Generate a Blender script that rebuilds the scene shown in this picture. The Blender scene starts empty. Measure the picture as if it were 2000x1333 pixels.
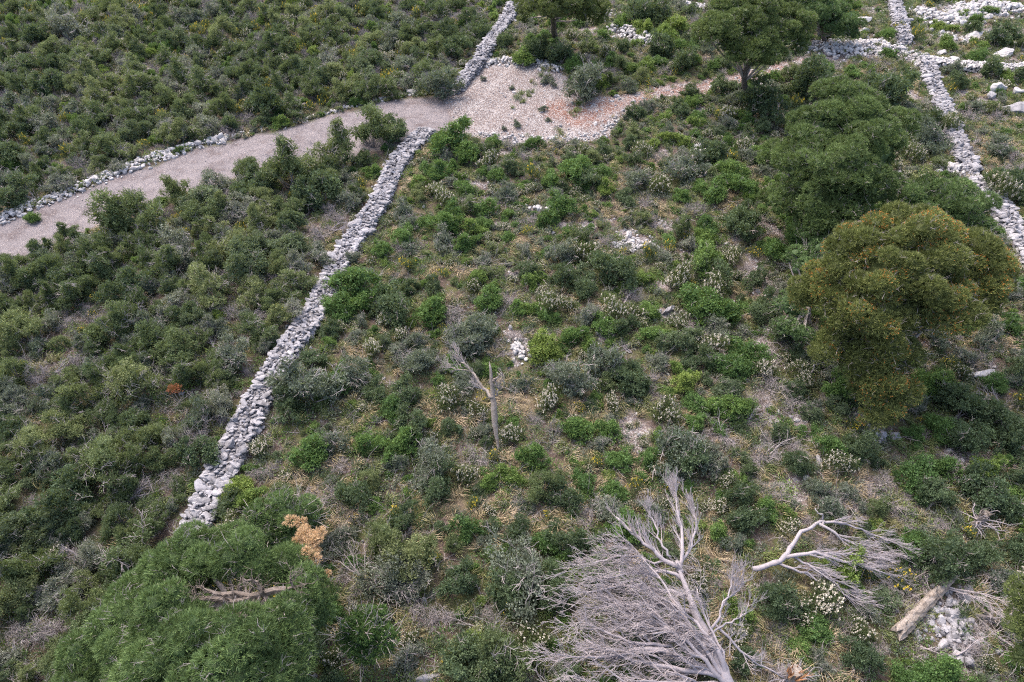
import bpy, math, numpy as np
from mathutils import Vector
R_ = math.radians
rng = np.random.default_rng(7)
sc = bpy.context.scene

# ------------------------------------------------------------------ camera, world, sun
CAM_H, PITCH, FPX = 25.0, R_(45), 1333.0      # drone 25 m up, looking 45 degrees down, 24 mm lens
cam_d = bpy.data.cameras.new('camera'); cam = bpy.data.objects.new('camera', cam_d)
sc.collection.objects.link(cam); sc.camera = cam
cam.location = (0, 0, CAM_H); cam.rotation_euler = (PITCH, 0, 0)
cam_d.lens = 24; cam_d.sensor_width = 36; cam_d.clip_start = .1; cam_d.clip_end = 3000
SUN_EL, SUN_AZ = R_(58), R_(-35)
w = bpy.data.worlds.new('World'); sc.world = w; w.use_nodes = True
nt = w.node_tree; bg = nt.nodes['Background']
sky = nt.nodes.new('ShaderNodeTexSky'); sky.sky_type = 'NISHITA'; sky.sun_disc = False
sky.sun_elevation = SUN_EL; sky.sun_rotation = SUN_AZ; sky.air_density = 1.0; sky.dust_density = 6.0; sky.ozone_density = .6
nt.links.new(sky.outputs[0], bg.inputs[0]); bg.inputs[1].default_value = .15
sd = bpy.data.lights.new('sun', 'SUN'); so = bpy.data.objects.new('sun', sd); sc.collection.objects.link(so)
sd.energy = .6; sd.angle = R_(60); sd.color = (1, .97, .94)
so.rotation_euler = Vector((math.sin(SUN_AZ) * math.cos(SUN_EL), math.cos(SUN_AZ) * math.cos(SUN_EL), math.sin(SUN_EL))).to_track_quat('Z', 'Y').to_euler()
vs = sc.view_settings; vs.view_transform = 'Standard'; vs.look = 'None'; vs.gamma = 1; vs.exposure = 1.62
sc.cycles.max_bounces = 4; sc.cycles.diffuse_bounces = 4; sc.cycles.glossy_bounces = 1; sc.cycles.transmission_bounces = 2
sc.cycles.transparent_max_bounces = 4; sc.cycles.use_denoising = False; sc.cycles.pixel_filter_type = 'BLACKMAN_HARRIS'; sc.cycles.filter_width = 1.15

# ------------------------------------------------------------------ terrain and photo-to-ground helpers
def hz(x, y):
    x = np.asarray(x, float); y = np.asarray(y, float)
    return (.25*np.sin(x*.13+1)*np.cos(y*.11) + .14*np.sin(x*.31+y*.23) + .07*np.sin(.9*x+1.3)*np.sin(.8*y)
            + .03*np.sin(2.3*x+.7*y)*np.cos(1.9*y-.6*x))
SP, CP = math.sin(PITCH), math.cos(PITCH)
def ray(px, py):
    u = (np.asarray(px, float)-1000)/FPX; v = (np.asarray(py, float)-666.5)/FPX
    # forward (0,SP,-CP), down on the picture (0,-CP,-SP)
    return np.stack([u, SP - v*CP, -CP - v*SP], -1)
def at(px, py, h=0.0):
    d = ray(px, py); z = np.zeros(d.shape[:-1])
    for _ in range(6):
        t = (z + h - CAM_H)/d[..., 2]; z = hz(t*d[..., 0], t*d[..., 1])
    return np.stack([t*d[..., 0], t*d[..., 1], t*d[..., 2] + CAM_H], -1)
def mpp(px, py, h=0.0):                      # metres per pixel there
    return float((at(px, py, h)[2]-CAM_H)/ray(px, py)[2]/FPX)
def proj(p):
    p = np.asarray(p, float); y = p[..., 1]; z = p[..., 2]-CAM_H
    f = y*SP - z*CP; dn = -y*CP - z*SP
    return 1000 + FPX*p[..., 0]/f, 666.5 + FPX*dn/f, f
def W(pts): a = np.array(pts, float); return at(a[:, 0], a[:, 1])[:, :2]
def inpoly(x, y, P):
    r = np.zeros(np.shape(x), bool); n = len(P)
    for i in range(n):
        x1, y1 = P[i]; x2, y2 = P[(i+1) % n]
        if y1 == y2: continue
        r ^= ((y1 > y) != (y2 > y)) & (x < (x2-x1)*(y-y1)/(y2-y1)+x1)
    return r
def dline(x, y, P, closed=False):
    d = np.full(np.shape(x), 1e9); n = len(P)
    for i in range(n if closed else n-1):
        a = P[i]; b = P[(i+1) % n]; ab = b-a
        t = np.clip(((x-a[0])*ab[0]+(y-a[1])*ab[1])/(ab@ab+1e-9), 0, 1)
        d = np.minimum(d, np.hypot(x-a[0]-t*ab[0], y-a[1]-t*ab[1]))
    return d
def sdist(x, y, P):
    d = dline(x, y, P, True); return np.where(inpoly(x, y, P), -d, d)
def wob(x, y, s=1.0):
    return s*(.5*np.sin(1.1*x+.3*y)*np.sin(.9*y-.4*x+1)+.3*np.sin(2.7*x-1.1*y+2)+.2*np.sin(3.1*y+5.3*x)+.15*np.sin(8*x+3*y)*np.sin(7*y-2*x))

TRACK = W([(-500,570),(20,427),(100,397),(200,354),(300,322),(400,287),(500,264),(600,240),(700,214),(800,192),(870,184),(960,150),(990,200),(1000,262),(940,262),(840,262),(760,290),(640,320),(480,345),(300,395),(240,422),(120,470),(60,498),(-500,690)])
CLEAR = W([(860,186),(890,165),(925,120),(1000,118),(1095,136),(1110,160),(1150,195),(1210,188),(1240,180),(1330,163),(1450,143),(1530,122),(1640,100),(1650,112),(1540,136),(1460,163),(1340,183),(1240,205),(1215,232),(1200,262),(1150,276),(1050,280),(940,272),(900,262)])
RED = W([(1060,205),(1110,185),(1170,198),(1240,180),(1330,163),(1450,143),(1530,122),(1640,98),(1650,110),(1540,138),(1460,163),(1340,182),(1240,203),(1200,232),(1150,250),(1080,235)])
THK_UP = W([(-700,-130),(930,-130),(985,15),(930,60),(880,170),(800,182),(700,204),(600,229),(500,252),(400,276),(300,309),(200,341),(100,386),(20,415),(-700,590)])
THK_LO = W([(-700,820),(20,520),(70,505),(140,480),(240,440),(300,418),(400,375),(480,360),(560,350),(640,335),(740,300),(790,275),(740,325),(700,400),(655,450),(625,500),(580,600),(530,690),(495,740),(435,830),(380,920),(340,1040),(300,1560),(-700,1560)])
WALLS = {  # centre line in the photo (ground), half width in metres, height
 'main': ([(832,262),(792,302),(765,345),(748,390),(715,440),(680,490),(655,535),(632,592),(588,655),(548,715),(505,790),(468,860),(428,940),(392,1020),(372,1075)], .55, .42),
 'upper': ([(1003,20),(985,50),(962,85),(938,125),(912,155),(890,178)], .45, .6),
 'right': ([(1808,122),(1815,155),(1833,195),(1845,235),(1862,275),(1880,310),(1893,338)], .5, .5),
 'right_lower': ([(1905,362),(1940,392),(1968,440),(1992,480),(2040,550)], .55, .5),
 'cross': ([(1800,128),(1850,130),(1900,135),(1950,137),(2010,140),(2080,142)], .5, .5),
 'top': ([(1745,-20),(1748,25),(1757,60),(1765,85)], .5, .6)}
WLW = {k: (W(v[0]), v[1], v[2]) for k, v in WALLS.items()}
PATCH = [(1050,410,36,9),(1240,475,38,22),(1225,455,22,12),(930,360,26,8),(1015,685,22,28),(1000,655,25,12),(1475,540,30,55),(1420,470,22,16),(1500,450,20,16),
 (1708,850,26,18),(1850,1205,55,50),(1870,1270,20,50),(1350,215,30,20),(1400,680,20,25),(1240,850,25,35),(1920,730,40,14),(1650,95,70,22),(1690,105,60,16),
 (1900,25,80,30),(1800,25,35,16),(1840,50,40,14),(1960,60,50,20),(1870,80,60,10),(1240,68,60,16),(1270,85,35,14),(1175,35,20,12),(1368,14,45,9),(1650,440,25,22),(1640,400,25,12),
 (1480,170,26,8),(1600,120,50,10),(1860,335,32,14),(1370,305,10,22),(1372,335,14,14),(1300,615,50,14),(1350,245,20,16),(1130,300,20,8),(985,300,40,8),(1100,440,24,8),(870,380,16,10),
 (1000,540,20,10),(1510,600,28,40),(1500,690,20,30),(1290,560,20,10),(1880,900,60,18),(1770,1110,30,14),(1560,960,30,30),(1500,800,20,30),(1330,940,20,14),(960,390,20,8),(1780,185,20,20),(1700,20,24,12),(1985,30,40,20),(1940,150,40,14),(1830,15,30,10),(1770,110,30,16),(1920,200,40,10),(1890,180,26,8),(1990,120,30,14),(1150,60,24,8),(1200,25,20,8),(1290,60,30,8),(1420,60,20,6),(1050,100,14,6),(1150,110,26,6),(1545,260,22,10),(1420,280,20,8),(1300,300,16,6),(1180,430,24,8),(1300,440,24,10),(1340,500,20,12),(1150,440,20,8),(980,440,20,8),(1180,660,18,10),(1360,640,20,14),(1500,640,22,14),(1430,740,20,16),(1560,820,22,14),(1690,1000,24,14),(1745,240,14,12),(1640,345,10,8),(1700,400,16,12)]
pc = np.array([list(at(a, b)[:2])+[c*mpp(a, b), d*mpp(a, b)*1.5] for a, b, c, d in PATCH])
STRAW = np.array([list(at(a, b)[:2])+[c*mpp(a, b), d*mpp(a, b)*1.5] for a, b, c, d in
 [(1080,960,150,60),(980,1000,110,50),(850,820,70,30),(620,920,70,40),(760,350,30,30),(820,360,50,25),(790,450,30,30),(1130,600,60,12),(840,535,80,8),(1010,480,40,16),(1500,570,40,25),(1230,920,60,40),(1600,1290,60,40),
  (1400,1120,50,60),(1290,330,40,14),(1180,360,60,14),(1250,420,60,20),(1950,300,60,30),(1950,660,50,30),(1800,740,60,20),(1650,930,40,30),(700,700,40,20),(1000,780,60,30),(830,640,30,12),(1500,230,60,18),(1340,110,60,16),(1740,170,50,30),(1960,240,40,14),(1120,800,60,20),(1460,1270,60,30),(640,1000,60,30),(1430,390,30,14),(900,440,40,12)]])
def ell(x, y, E):
    r = np.full(np.shape(x), 9.)
    for a, b, c, d in E: r = np.minimum(r, np.hypot((x-a)/c, (y-b)/d))
    return r

# ------------------------------------------------------------------ mesh building
class MB:
    def __init__(s): s.v = []; s.f = []; s.n = 0
    def add(s, V, F, mat=0, tint=.5):
        V = np.asarray(V, np.float32).reshape(-1, 3); F = np.asarray(F, np.int64)
        t = np.broadcast_to(np.asarray(tint, np.float32), (len(F),))
        s.f.append((F+s.n, mat, t)); s.v.append(V); s.n += len(V)
    def mesh(s, name, mats, smooth=False):
        V = np.concatenate(s.v); me = bpy.data.meshes.new(name)
        loops = np.concatenate([f.ravel() for f, _, _ in s.f]); cnt = np.concatenate([np.full(len(f), f.shape[1]) for f, _, _ in s.f])
        me.vertices.add(len(V)); me.vertices.foreach_set('co', V.ravel())
        me.loops.add(len(loops)); me.loops.foreach_set('vertex_index', loops.astype(np.int32))
        me.polygons.add(len(cnt)); me.polygons.foreach_set('loop_start', np.concatenate([[0], np.cumsum(cnt)[:-1]]).astype(np.int32))
        me.polygons.foreach_set('loop_total', cnt.astype(np.int32))
        mi = np.concatenate([np.full(len(f), m) for f, m, _ in s.f]); me.polygons.foreach_set('material_index', mi.astype(np.int32))
        me.polygons.foreach_set('use_smooth', np.full(len(cnt), smooth))
        a = me.attributes.new('tint', 'FLOAT', 'FACE'); a.data.foreach_set('value', np.concatenate([t for _, _, t in s.f]).astype(np.float32))
        for m in mats: me.materials.append(m)
        me.update(calc_edges=True); return me
def unit(a): return a/(np.linalg.norm(a, axis=-1, keepdims=True)+1e-9)
def rdirs(n, g=rng): return unit(g.normal(size=(n, 3)))
def tubes(mb, P, Rr, k=5, mat=0, tint=.5):
    """m polylines of n points each -> tapering tubes"""
    P = np.asarray(P, float); Rr = np.asarray(Rr, float); m, n, _ = P.shape
    T = np.gradient(P, axis=1); T = unit(T)
    up = np.where(np.abs(T[:, :1, 2:3]) > .9, np.array([1., 0, 0]), np.array([0, 0, 1.]))
    A = unit(np.cross(T, up)); B = np.cross(T, A)
    an = np.arange(k)*2*np.pi/k
    V = P[:, :, None] + Rr[:, :, None, None]*(A[:, :, None]*np.cos(an)[:, None] + B[:, :, None]*np.sin(an)[:, None])
    i = np.arange(m)[:, None, None]*n*k; j = np.arange(n-1)[None, :, None]*k; a = np.arange(k)[None, None, :]; b = (a+1) % k
    F = np.stack([i+j+a, i+j+b, i+j+k+b, i+j+k+a], -1).reshape(-1, 4)
    if np.ndim(tint): tint = np.repeat(tint, (n-1)*k)
    mb.add(V.reshape(-1, 3), F, mat, tint)
    if k >= 5:
        for e in (0, n-1):
            idx = (np.arange(m)[:, None]*n*k + e*k + np.arange(k)[None, :])
            if e == 0: idx = idx[:, ::-1]
            mb.f.append((idx + mb.n - m*n*k, mat, np.full(m, .5, np.float32)))
def leaves(mb, C, D, L, Wd, mat=0, tint=.5, g=rng, tri=False):
    """flat pointed leaves: centre base C, axis D, length L, width Wd"""
    n = len(C); S = unit(np.cross(D, rdirs(n, g))); L = np.broadcast_to(L, (n,))[:, None]; Wd = np.broadcast_to(Wd, (n,))[:, None]
    if tri:
        V = np.stack([C - S*Wd/2, C + S*Wd/2, C + D*L], 1); F = np.arange(3*n).reshape(-1, 3)
    else:
        N = np.cross(D, S)
        V = np.stack([C, C + D*L*.5 + S*Wd/2, C + D*L - N*L*.12, C + D*L*.5 - S*Wd/2], 1); F = np.arange(4*n).reshape(-1, 4)
    mb.add(V.reshape(-1, 3), F, mat, tint)
def spray(P0, D0, L, R, n, g, bend=.35, bias=None, droop=0.):
    """grow curved shoots; returns points (m,n,3), radii (m,n)"""
    m = len(P0); P = np.zeros((m, n, 3)); P[:, 0] = P0; D = D0.copy(); st = (np.asarray(L)/(n-1)); st = np.broadcast_to(st, (m,))[:, None]
    for i in range(1, n):
        D = unit(D + bend*g.normal(size=(m, 3)) + (bias if bias is not None else 0) + np.array([0, 0, -droop]))
        P[:, i] = P[:, i-1] + D*st
    Rr = np.broadcast_to(np.asarray(R), (m,))[:, None]*np.linspace(1, .3, n)[None]
    return P, Rr
def children(P, Rr, k, g, spread=.8, lo=.2, L=.5, Lvar=.4, rr=.5, bias=None):
    m, n, _ = P.shape; i = np.repeat(np.arange(m), k); t = g.uniform(lo, 1, len(i))*(n-1); a = np.minimum(t.astype(int), n-2); f = (t-a)[:, None]
    P0 = P[i, a]*(1-f) + P[i, a+1]*f; T = unit(P[i, a+1]-P[i, a]); D = unit(T + spread*rdirs(len(i), g) + (bias if bias is not None else 0))
    R0 = (Rr[i, a]*(1-f[:, 0]) + Rr[i, a+1]*f[:, 0])*rr
    return P0, D, L*(1+Lvar*g.uniform(-1, 1, len(i))), R0

# ------------------------------------------------------------------ materials
def newmat(name):
    m = bpy.data.materials.new(name); m.use_nodes = True; t = m.node_tree; t.nodes.clear()
    o = t.nodes.new('ShaderNodeOutputMaterial'); return m, t, o
def node(t, ty, **kw):
    n = t.nodes.new(ty)
    for k, v in kw.items(): setattr(n, k, v)
    return n
def ramp(t, cols, src, pos=None):
    r = node(t, 'ShaderNodeValToRGB'); e = r.color_ramp.elements
    while len(e) < len(cols): e.new(.5)
    for i, c in enumerate(cols):
        e[i].position = pos[i] if pos else i/(len(cols)-1); e[i].color = (*c, 1)
    t.links.new(src, r.inputs[0]); return r.outputs[0]
def mix(t, f, a, b, mode='MIX'):
    n = node(t, 'ShaderNodeMix', data_type='RGBA', blend_type=mode)
    for s, v in ((0, f), (6, a), (7, b)):
        if hasattr(v, 'is_linked') or isinstance(v, bpy.types.NodeSocket): t.links.new(v, n.inputs[s])
        elif isinstance(v, (int, float)): n.inputs[s].default_value = v
        else: n.inputs[s].default_value = (*v, 1)
    return n.outputs[2]
def math_(t, op, a, b=0., clamp=False):
    n = node(t, 'ShaderNodeMath', operation=op, use_clamp=clamp)
    for s, v in ((0, a), (1, b)):
        if isinstance(v, (int, float)): n.inputs[s].default_value = v
        else: t.links.new(v, n.inputs[s])
    return n.outputs[0]
def attr(t, name, ty='GEOMETRY'):
    n = node(t, 'ShaderNodeAttribute', attribute_name=name, attribute_type=ty); return n.outputs['Fac']
def noise(t, scale, detail=3, rough=.6, vec=None):
    n = node(t, 'ShaderNodeTexNoise'); n.inputs['Scale'].default_value = scale; n.inputs['Detail'].default_value = detail; n.inputs['Roughness'].default_value = rough
    if vec is not None: t.links.new(vec, n.inputs['Vector'])
    return n.outputs[0]
def leafmat(name, tones, tips=None, trans=.36, rough=.6):
    """tones: colours over the plant's own 'tone'; each leaf varies by 'tint'"""
    m, t, o = newmat(name)
    base = ramp(t, tones, attr(t, 'tone', 'INSTANCER'))
    ti = attr(t, 'tint'); c = node(t, 'ShaderNodeHueSaturation'); t.links.new(base, c.inputs['Color'])
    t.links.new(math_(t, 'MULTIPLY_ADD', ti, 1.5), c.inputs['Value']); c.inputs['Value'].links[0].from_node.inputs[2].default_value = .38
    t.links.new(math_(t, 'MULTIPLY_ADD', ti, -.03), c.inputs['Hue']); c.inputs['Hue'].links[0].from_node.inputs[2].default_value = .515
    col = c.outputs[0]
    if tips: col = mix(t, math_(t, 'GREATER_THAN', ti, tips[1]), col, tips[0])
    p = node(t, 'ShaderNodeBsdfPrincipled'); t.links.new(col, p.inputs['Base Color']); p.inputs['Roughness'].default_value = rough; p.inputs['Specular IOR Level'].default_value = .3
    tr = node(t, 'ShaderNodeBsdfTranslucent'); t.links.new(mix(t, .5, col, (.16, .2, .03)), tr.inputs[0])
    ms = node(t, 'ShaderNodeMixShader'); ms.inputs[0].default_value = trans
    t.links.new(p.outputs[0], ms.inputs[1]); t.links.new(tr.outputs[0], ms.inputs[2]); t.links.new(ms.outputs[0], o.inputs[0]); return m
def solid(name, cols, scale=8., rough=.85, bump=0., wood=False):
    m, t, o = newmat(name); tc = node(t, 'ShaderNodeTexCoord').outputs['Object']
    f = noise(t, scale, 4, .65, tc); f = math_(t, 'MULTIPLY_ADD', f, 1.6); f.node.inputs[2].default_value = -.3
    f = math_(t, 'ADD', f, math_(t, 'MULTIPLY', math_(t, 'SUBTRACT', attr(t, 'tint'), .5), .7), True)
    c = ramp(t, cols, f)
    p = node(t, 'ShaderNodeBsdfPrincipled'); t.links.new(c, p.inputs['Base Color']); p.inputs['Roughness'].default_value = rough; p.inputs['Specular IOR Level'].default_value = .2
    if bump:
        b = node(t, 'ShaderNodeBump'); b.inputs['Distance'].default_value = bump; b.inputs['Strength'].default_value = .8
        t.links.new(noise(t, scale*2.5, 5, .7, tc), b.inputs['Height']); t.links.new(b.outputs[0], p.inputs['Normal'])
    t.links.new(p.outputs[0], o.inputs[0]); return m
M = {}
M['juniper'] = leafmat('juniper_leaves', [(.072,.108,.056),(.116,.154,.072),(.180,.210,.098)])
M['oak'] = leafmat('oak_leaves', [(.060,.096,.054),(.086,.126,.068),(.128,.164,.100)])
M['grey'] = leafmat('grey_green_leaves', [(.108,.140,.108),(.165,.188,.150),(.235,.243,.205)])
M['mastic'] = leafmat('mastic_leaves', [(.064,.128,.044),(.104,.186,.054),(.178,.245,.062)])
M['heather'] = leafmat('heather_leaves', [(.068,.098,.048),(.095,.124,.054),(.125,.148,.06)])
M['pine'] = leafmat('pine_needles', [(.108,.184,.072),(.128,.176,.062),(.188,.186,.058)], trans=.24)
M['cone'] = leafmat('pine_pollen_cones', [(.40,.18,.05),(.44,.20,.05),(.46,.21,.05)])
M['deadleaf'] = leafmat('dead_needles', [(.50,.36,.22),(.52,.38,.24),(.20,.075,.04)])
M['straw'] = leafmat('grass_blades', [(.10,.15,.045),(.26,.215,.12),(.40,.32,.22)], trans=.15)
M['flower'] = solid('heather_blossom', [(.52,.47,.40),(.72,.67,.60)], 20)
M['yellow'] = solid('broom_blossom', [(.60,.44,.05),(.72,.57,.07)], 20)
M['stem'] = solid('shrub_stems', [(.17,.145,.135),(.36,.32,.31)], 12)
M['dead'] = solid('bleached_twigs', [(.15,.130,.130),(.34,.305,.31)], 9)
M['silver'] = solid('silver_wood', [(.15,.138,.15),(.275,.252,.275),(.34,.29,.285)], 6, bump=.01)
M['log'] = solid('weathered_log_wood', [(.11,.085,.07),(.24,.205,.18),(.33,.295,.28)], 9, bump=.04)
M['torn'] = solid('torn_orange_wood', [(.20,.08,.03),(.42,.21,.10),(.52,.34,.22)], 7, bump=.02)
M['bark'] = solid('pine_bark', [(.06,.05,.045),(.18,.15,.14)], 8, bump=.03)
M['rock'] = solid('limestone', [(.11,.108,.117),(.245,.238,.256),(.34,.332,.356)], 5, .9, .02)
M['rockw'] = solid('fresh_white_limestone', [(.25,.238,.242),(.38,.365,.37),(.48,.465,.47)], 6, .9, .015)
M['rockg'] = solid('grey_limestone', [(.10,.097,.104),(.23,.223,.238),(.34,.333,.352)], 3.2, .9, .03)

def groundmat():
    m, t, o = newmat('ground_soil'); tc = node(t, 'ShaderNodeTexCoord').outputs['Object']
    n1 = noise(t, .9, 5, .65, tc); n2 = noise(t, 7, 5, .7, tc); n3 = noise(t, 28, 3, .7, tc)
    soil = ramp(t, [(.045,.032,.027),(.095,.071,.062),(.16,.125,.112)], n2, [.3,.5,.72])
    soil = mix(t, ramp(t, [(0,0,0),(1,1,1)], n1, [.42,.6]), soil, ramp(t, [(.055,.065,.025),(.12,.12,.055)], n3, [.35,.65]))
    straw = ramp(t, [(.11,.085,.058),(.23,.18,.13)], n3, [.35,.65])
    col = mix(t, math_(t, 'MULTIPLY', attr(t, 'm_straw'), .85), soil, straw)
    # track: trodden lilac-grey gravel
    def vor(sc_):
        v = node(t, 'ShaderNodeTexVoronoi'); v.inputs['Scale'].default_value = sc_; t.links.new(tc, v.inputs['Vector']); return v
    v1 = vor(16); v2 = vor(42)
    sep = node(t, 'ShaderNodeSeparateColor'); t.links.new(v1.outputs['Color'], sep.inputs[0])
    sep2 = node(t, 'ShaderNodeSeparateColor'); t.links.new(v2.outputs['Color'], sep2.inputs[0])
    fine = ramp(t, [(.140,.124,.130),(.172,.153,.161),(.225,.205,.214)], sep2.outputs[0], [.1,.5,1])
    patch = ramp(t, [(.70,.64,.62),(1,1,1),(1.16,1.15,1.15)], noise(t, .8, 6, .7, tc), [.32,.5,.68])
    grav = mix(t, 1., fine, patch, 'MULTIPLY')
    peb = math_(t, 'MULTIPLY', math_(t, 'LESS_THAN', v1.outputs['Distance'], .42), math_(t, 'GREATER_THAN', sep.outputs[0], .93))
    grav = mix(t, peb, grav, (.33,.31,.315))
    col = mix(t, attr(t, 'm_track'), col, grav)
    # rubble ground: white broken stone over soil
    rub = mix(t, math_(t, 'GREATER_THAN', math_(t, 'ADD', math_(t, 'ADD', sep.outputs[1], math_(t, 'MULTIPLY', n2, .9)), math_(t, 'MULTIPLY', attr(t, 'm_rub'), .9)), 1.6), mix(t, .55, ramp(t, [(.045,.032,.027),(.11,.08,.068),(.17,.135,.12)], n2, [.3,.5,.72]), (.19,.16,.16)), ramp(t, [(.22,.20,.203),(.38,.36,.362)], sep2.outputs[1]))
    col = mix(t, math_(t, 'MULTIPLY', attr(t, 'm_rub'), 2., True), col, rub)
    redc = ramp(t, [(.11,.055,.042),(.17,.095,.076),(.24,.175,.16)], n2, [.3,.52,.75])
    redc = mix(t, math_(t, 'GREATER_THAN', sep.outputs[1], .72), redc, (.32,.29,.29))
    rf = math_(t, 'MULTIPLY', attr(t, 'm_red'), ramp(t, [(0,0,0),(1,1,1)], noise(t, .9, 4, .7, tc), [.34,.52]))
    col = mix(t, rf, col, redc)
    p = node(t, 'ShaderNodeBsdfPrincipled'); t.links.new(col, p.inputs['Base Color']); p.inputs['Roughness'].default_value = .95; p.inputs['Specular IOR Level'].default_value = .1
    b = node(t, 'ShaderNodeBump'); b.inputs['Distance'].default_value = .05; b.inputs['Strength'].default_value = .7
    t.links.new(math_(t, 'ADD', n3, n2), b.inputs['Height']); t.links.new(b.outputs[0], p.inputs['Normal'])
    t.links.new(p.outputs[0], o.inputs[0]); return m
M['ground'] = groundmat()

# ------------------------------------------------------------------ linking, tagging
def link(name, me, parent=None, loc=(0, 0, 0), rot=(0, 0, 0), scl=1.):
    o = bpy.data.objects.new(name, me); sc.collection.objects.link(o); o.parent = parent
    o.location = loc; o.rotation_euler = rot; o.scale = (scl,)*3 if np.ndim(scl) == 0 else scl
    return o
def tag(o, label=None, cat=None, group=None, kind=None, tone=None):
    if label: o['label'] = label
    if cat: o['category'] = cat
    if group: o['group'] = group
    if kind: o['kind'] = kind
    if tone is not None: o['tone'] = float(tone)
    return o

# ------------------------------------------------------------------ ground sheets (one grid, cut along the track's edge)
def ground():
    xs = np.concatenate([-np.geomspace(600, 62, 14), np.arange(-60, 62, .17), np.geomspace(64, 600, 14)])
    ys = np.concatenate([-np.geomspace(400, 2, 12), np.arange(0, 92, .17), np.geomspace(94, 1200, 16)])
    X, Y = np.meshgrid(xs, ys); x = X.ravel(); y = Y.ravel()
    z = hz(x, y) + .025*np.sin(5.1*x+1.7*y)*np.sin(4.3*y-2*x)
    st = sdist(x, y, TRACK) + wob(x, y, .35); mt = np.clip(.5-st/.5, 0, 1)
    scl = sdist(x, y, CLEAR) + wob(x, y, .6); mr = np.clip(.5-scl/.7, 0, 1)*np.clip(.5+.45*np.exp(-np.abs(np.clip(scl, -9, 0))/1.1)+wob(x*1.3, y*1.3+5, .35), .5, .97)
    mt = mt*(1-np.clip((x-at(940,220)[0])/2.5+wob(x, y, .4), 0, 1)*np.clip(.5-scl, 0, 1))
    mr = np.maximum(mr, np.clip((1.25-ell(x, y, pc)+wob(x*1.7, y*1.7, .8))*1.4, 0, 1)*.62)
    md = np.clip(.5-(sdist(x, y, RED)+wob(x, y, .7))/.8, 0, 1)
    ms = np.clip(1.3-ell(x, y, STRAW)+wob(x*1.6, y*1.6, .8), 0, 1)
    z = np.where(mt > .5, z-.02, z)
    nx, ny = len(xs), len(ys); idx = np.arange(nx*ny).reshape(ny, nx)
    F = np.stack([idx[:-1, :-1], idx[:-1, 1:], idx[1:, 1:], idx[1:, :-1]], -1).reshape(-1, 4)
    isT = mt[F].mean(1) > .5; isC = (~isT) & (np.clip(.5-scl/.7, 0, 1)[F].mean(1) > .5)
    V = np.stack([x, y, z], -1)
    for nm, sel in (('ground', ~(isT | isC)), ('gravel_track', isT), ('stony_clearing', isC)):
        f = F[sel]; u, inv = np.unique(f, return_inverse=True); mb = MB(); mb.add(V[u], inv.reshape(-1, 4))
        me = mb.mesh(nm, [M['ground']], True)
        for an, arr in (('m_track', mt), ('m_rub', mr), ('m_red', md), ('m_straw', ms)):
            a = me.attributes.new(an, 'FLOAT', 'POINT'); a.data.foreach_set('value', arr[u].astype(np.float32))
        o = link(nm, me); o['kind'] = 'structure'
ground()

# ------------------------------------------------------------------ rocks
def ico(sub):
    import bmesh
    bm = bmesh.new(); bmesh.ops.create_icosphere(bm, subdivisions=sub, radius=1); bm.verts.index_update()
    V = np.array([v.co[:] for v in bm.verts]); F = np.array([[v.index for v in f.verts] for f in bm.faces]); bm.free(); return V, F
ICO = {k: ico(k) for k in (1, 2, 3, 4, 5)}
def rockverts(sub, seed, cuts=9, flat=.7, rough=.05):
    g = np.random.default_rng(seed); V, F = ICO[sub]; V = V.copy()
    for _ in range(cuts):                        # plane cuts give broken faces
        n = rdirs(1, g)[0]; d = g.uniform(.5, .85); s = V@n; V = V - np.outer(np.clip(s-d, 0, None), n)
    for k in range(4):
        q = rdirs(1, g)[0]*(2.5*1.9**k); V = V*(1+rough/(1.4**k)*np.sin(V@q+g.uniform(0, 6)))[:, None]
    if sub >= 4:
        V = V*(1+.02*np.sin(V@rdirs(1, g)[0]*17+3*np.sin(V@rdirs(1, g)[0]*6)))[:, None]
    return V*np.array([1, g.uniform(.6, .9), flat*g.uniform(.8, 1.1)]), F
RV = [rockverts(2, 100+i) for i in range(10)]; RL = [rockverts(1, 200+i, 6) for i in range(10)]
def eul(a, b, c):
    ca, sa, cb, sb, cc, s_c = np.cos(a), np.sin(a), np.cos(b), np.sin(b), np.cos(c), np.sin(c)
    return np.stack([np.stack([cc*cb, cc*sb*sa-s_c*ca, cc*sb*ca+s_c*sa], -1), np.stack([s_c*cb, s_c*sb*sa+cc*ca, s_c*sb*ca-cc*sa], -1), np.stack([-sb, cb*sa, cb*ca], -1)], -2)
def putrocks(mb, P, S, g, tilt=.35, low=False, yaw=None, mat=0):
    n = len(P); k = g.integers(0, 10, n); E = eul(g.normal(0, tilt, n), g.normal(0, tilt, n), g.uniform(0, 6.28, n) if yaw is None else yaw)
    S = np.asarray(S); S = S if S.ndim == 2 else np.repeat(S[:, None], 3, 1); ti = g.uniform(0, 1, n)
    for j in range(10):
        s = k == j
        if not s.any(): continue
        V, F = (RL if low else RV)[j]
        VV = np.einsum('nij,nvj->nvi', E[s], V[None]*S[s][:, None]) + P[s][:, None]
        FF = F[None] + (np.arange(s.sum())*len(V))[:, None, None]
        mb.add(VV.reshape(-1, 3), FF.reshape(-1, 3), mat, np.repeat(ti[s], len(F)))
def resample(P, step):
    d = np.concatenate([[0], np.cumsum(np.hypot(*np.diff(P, axis=0).T))]); s = np.arange(0, d[-1], step)
    return np.stack([np.interp(s, d, P[:, 0]), np.interp(s, d, P[:, 1])], -1)
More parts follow.
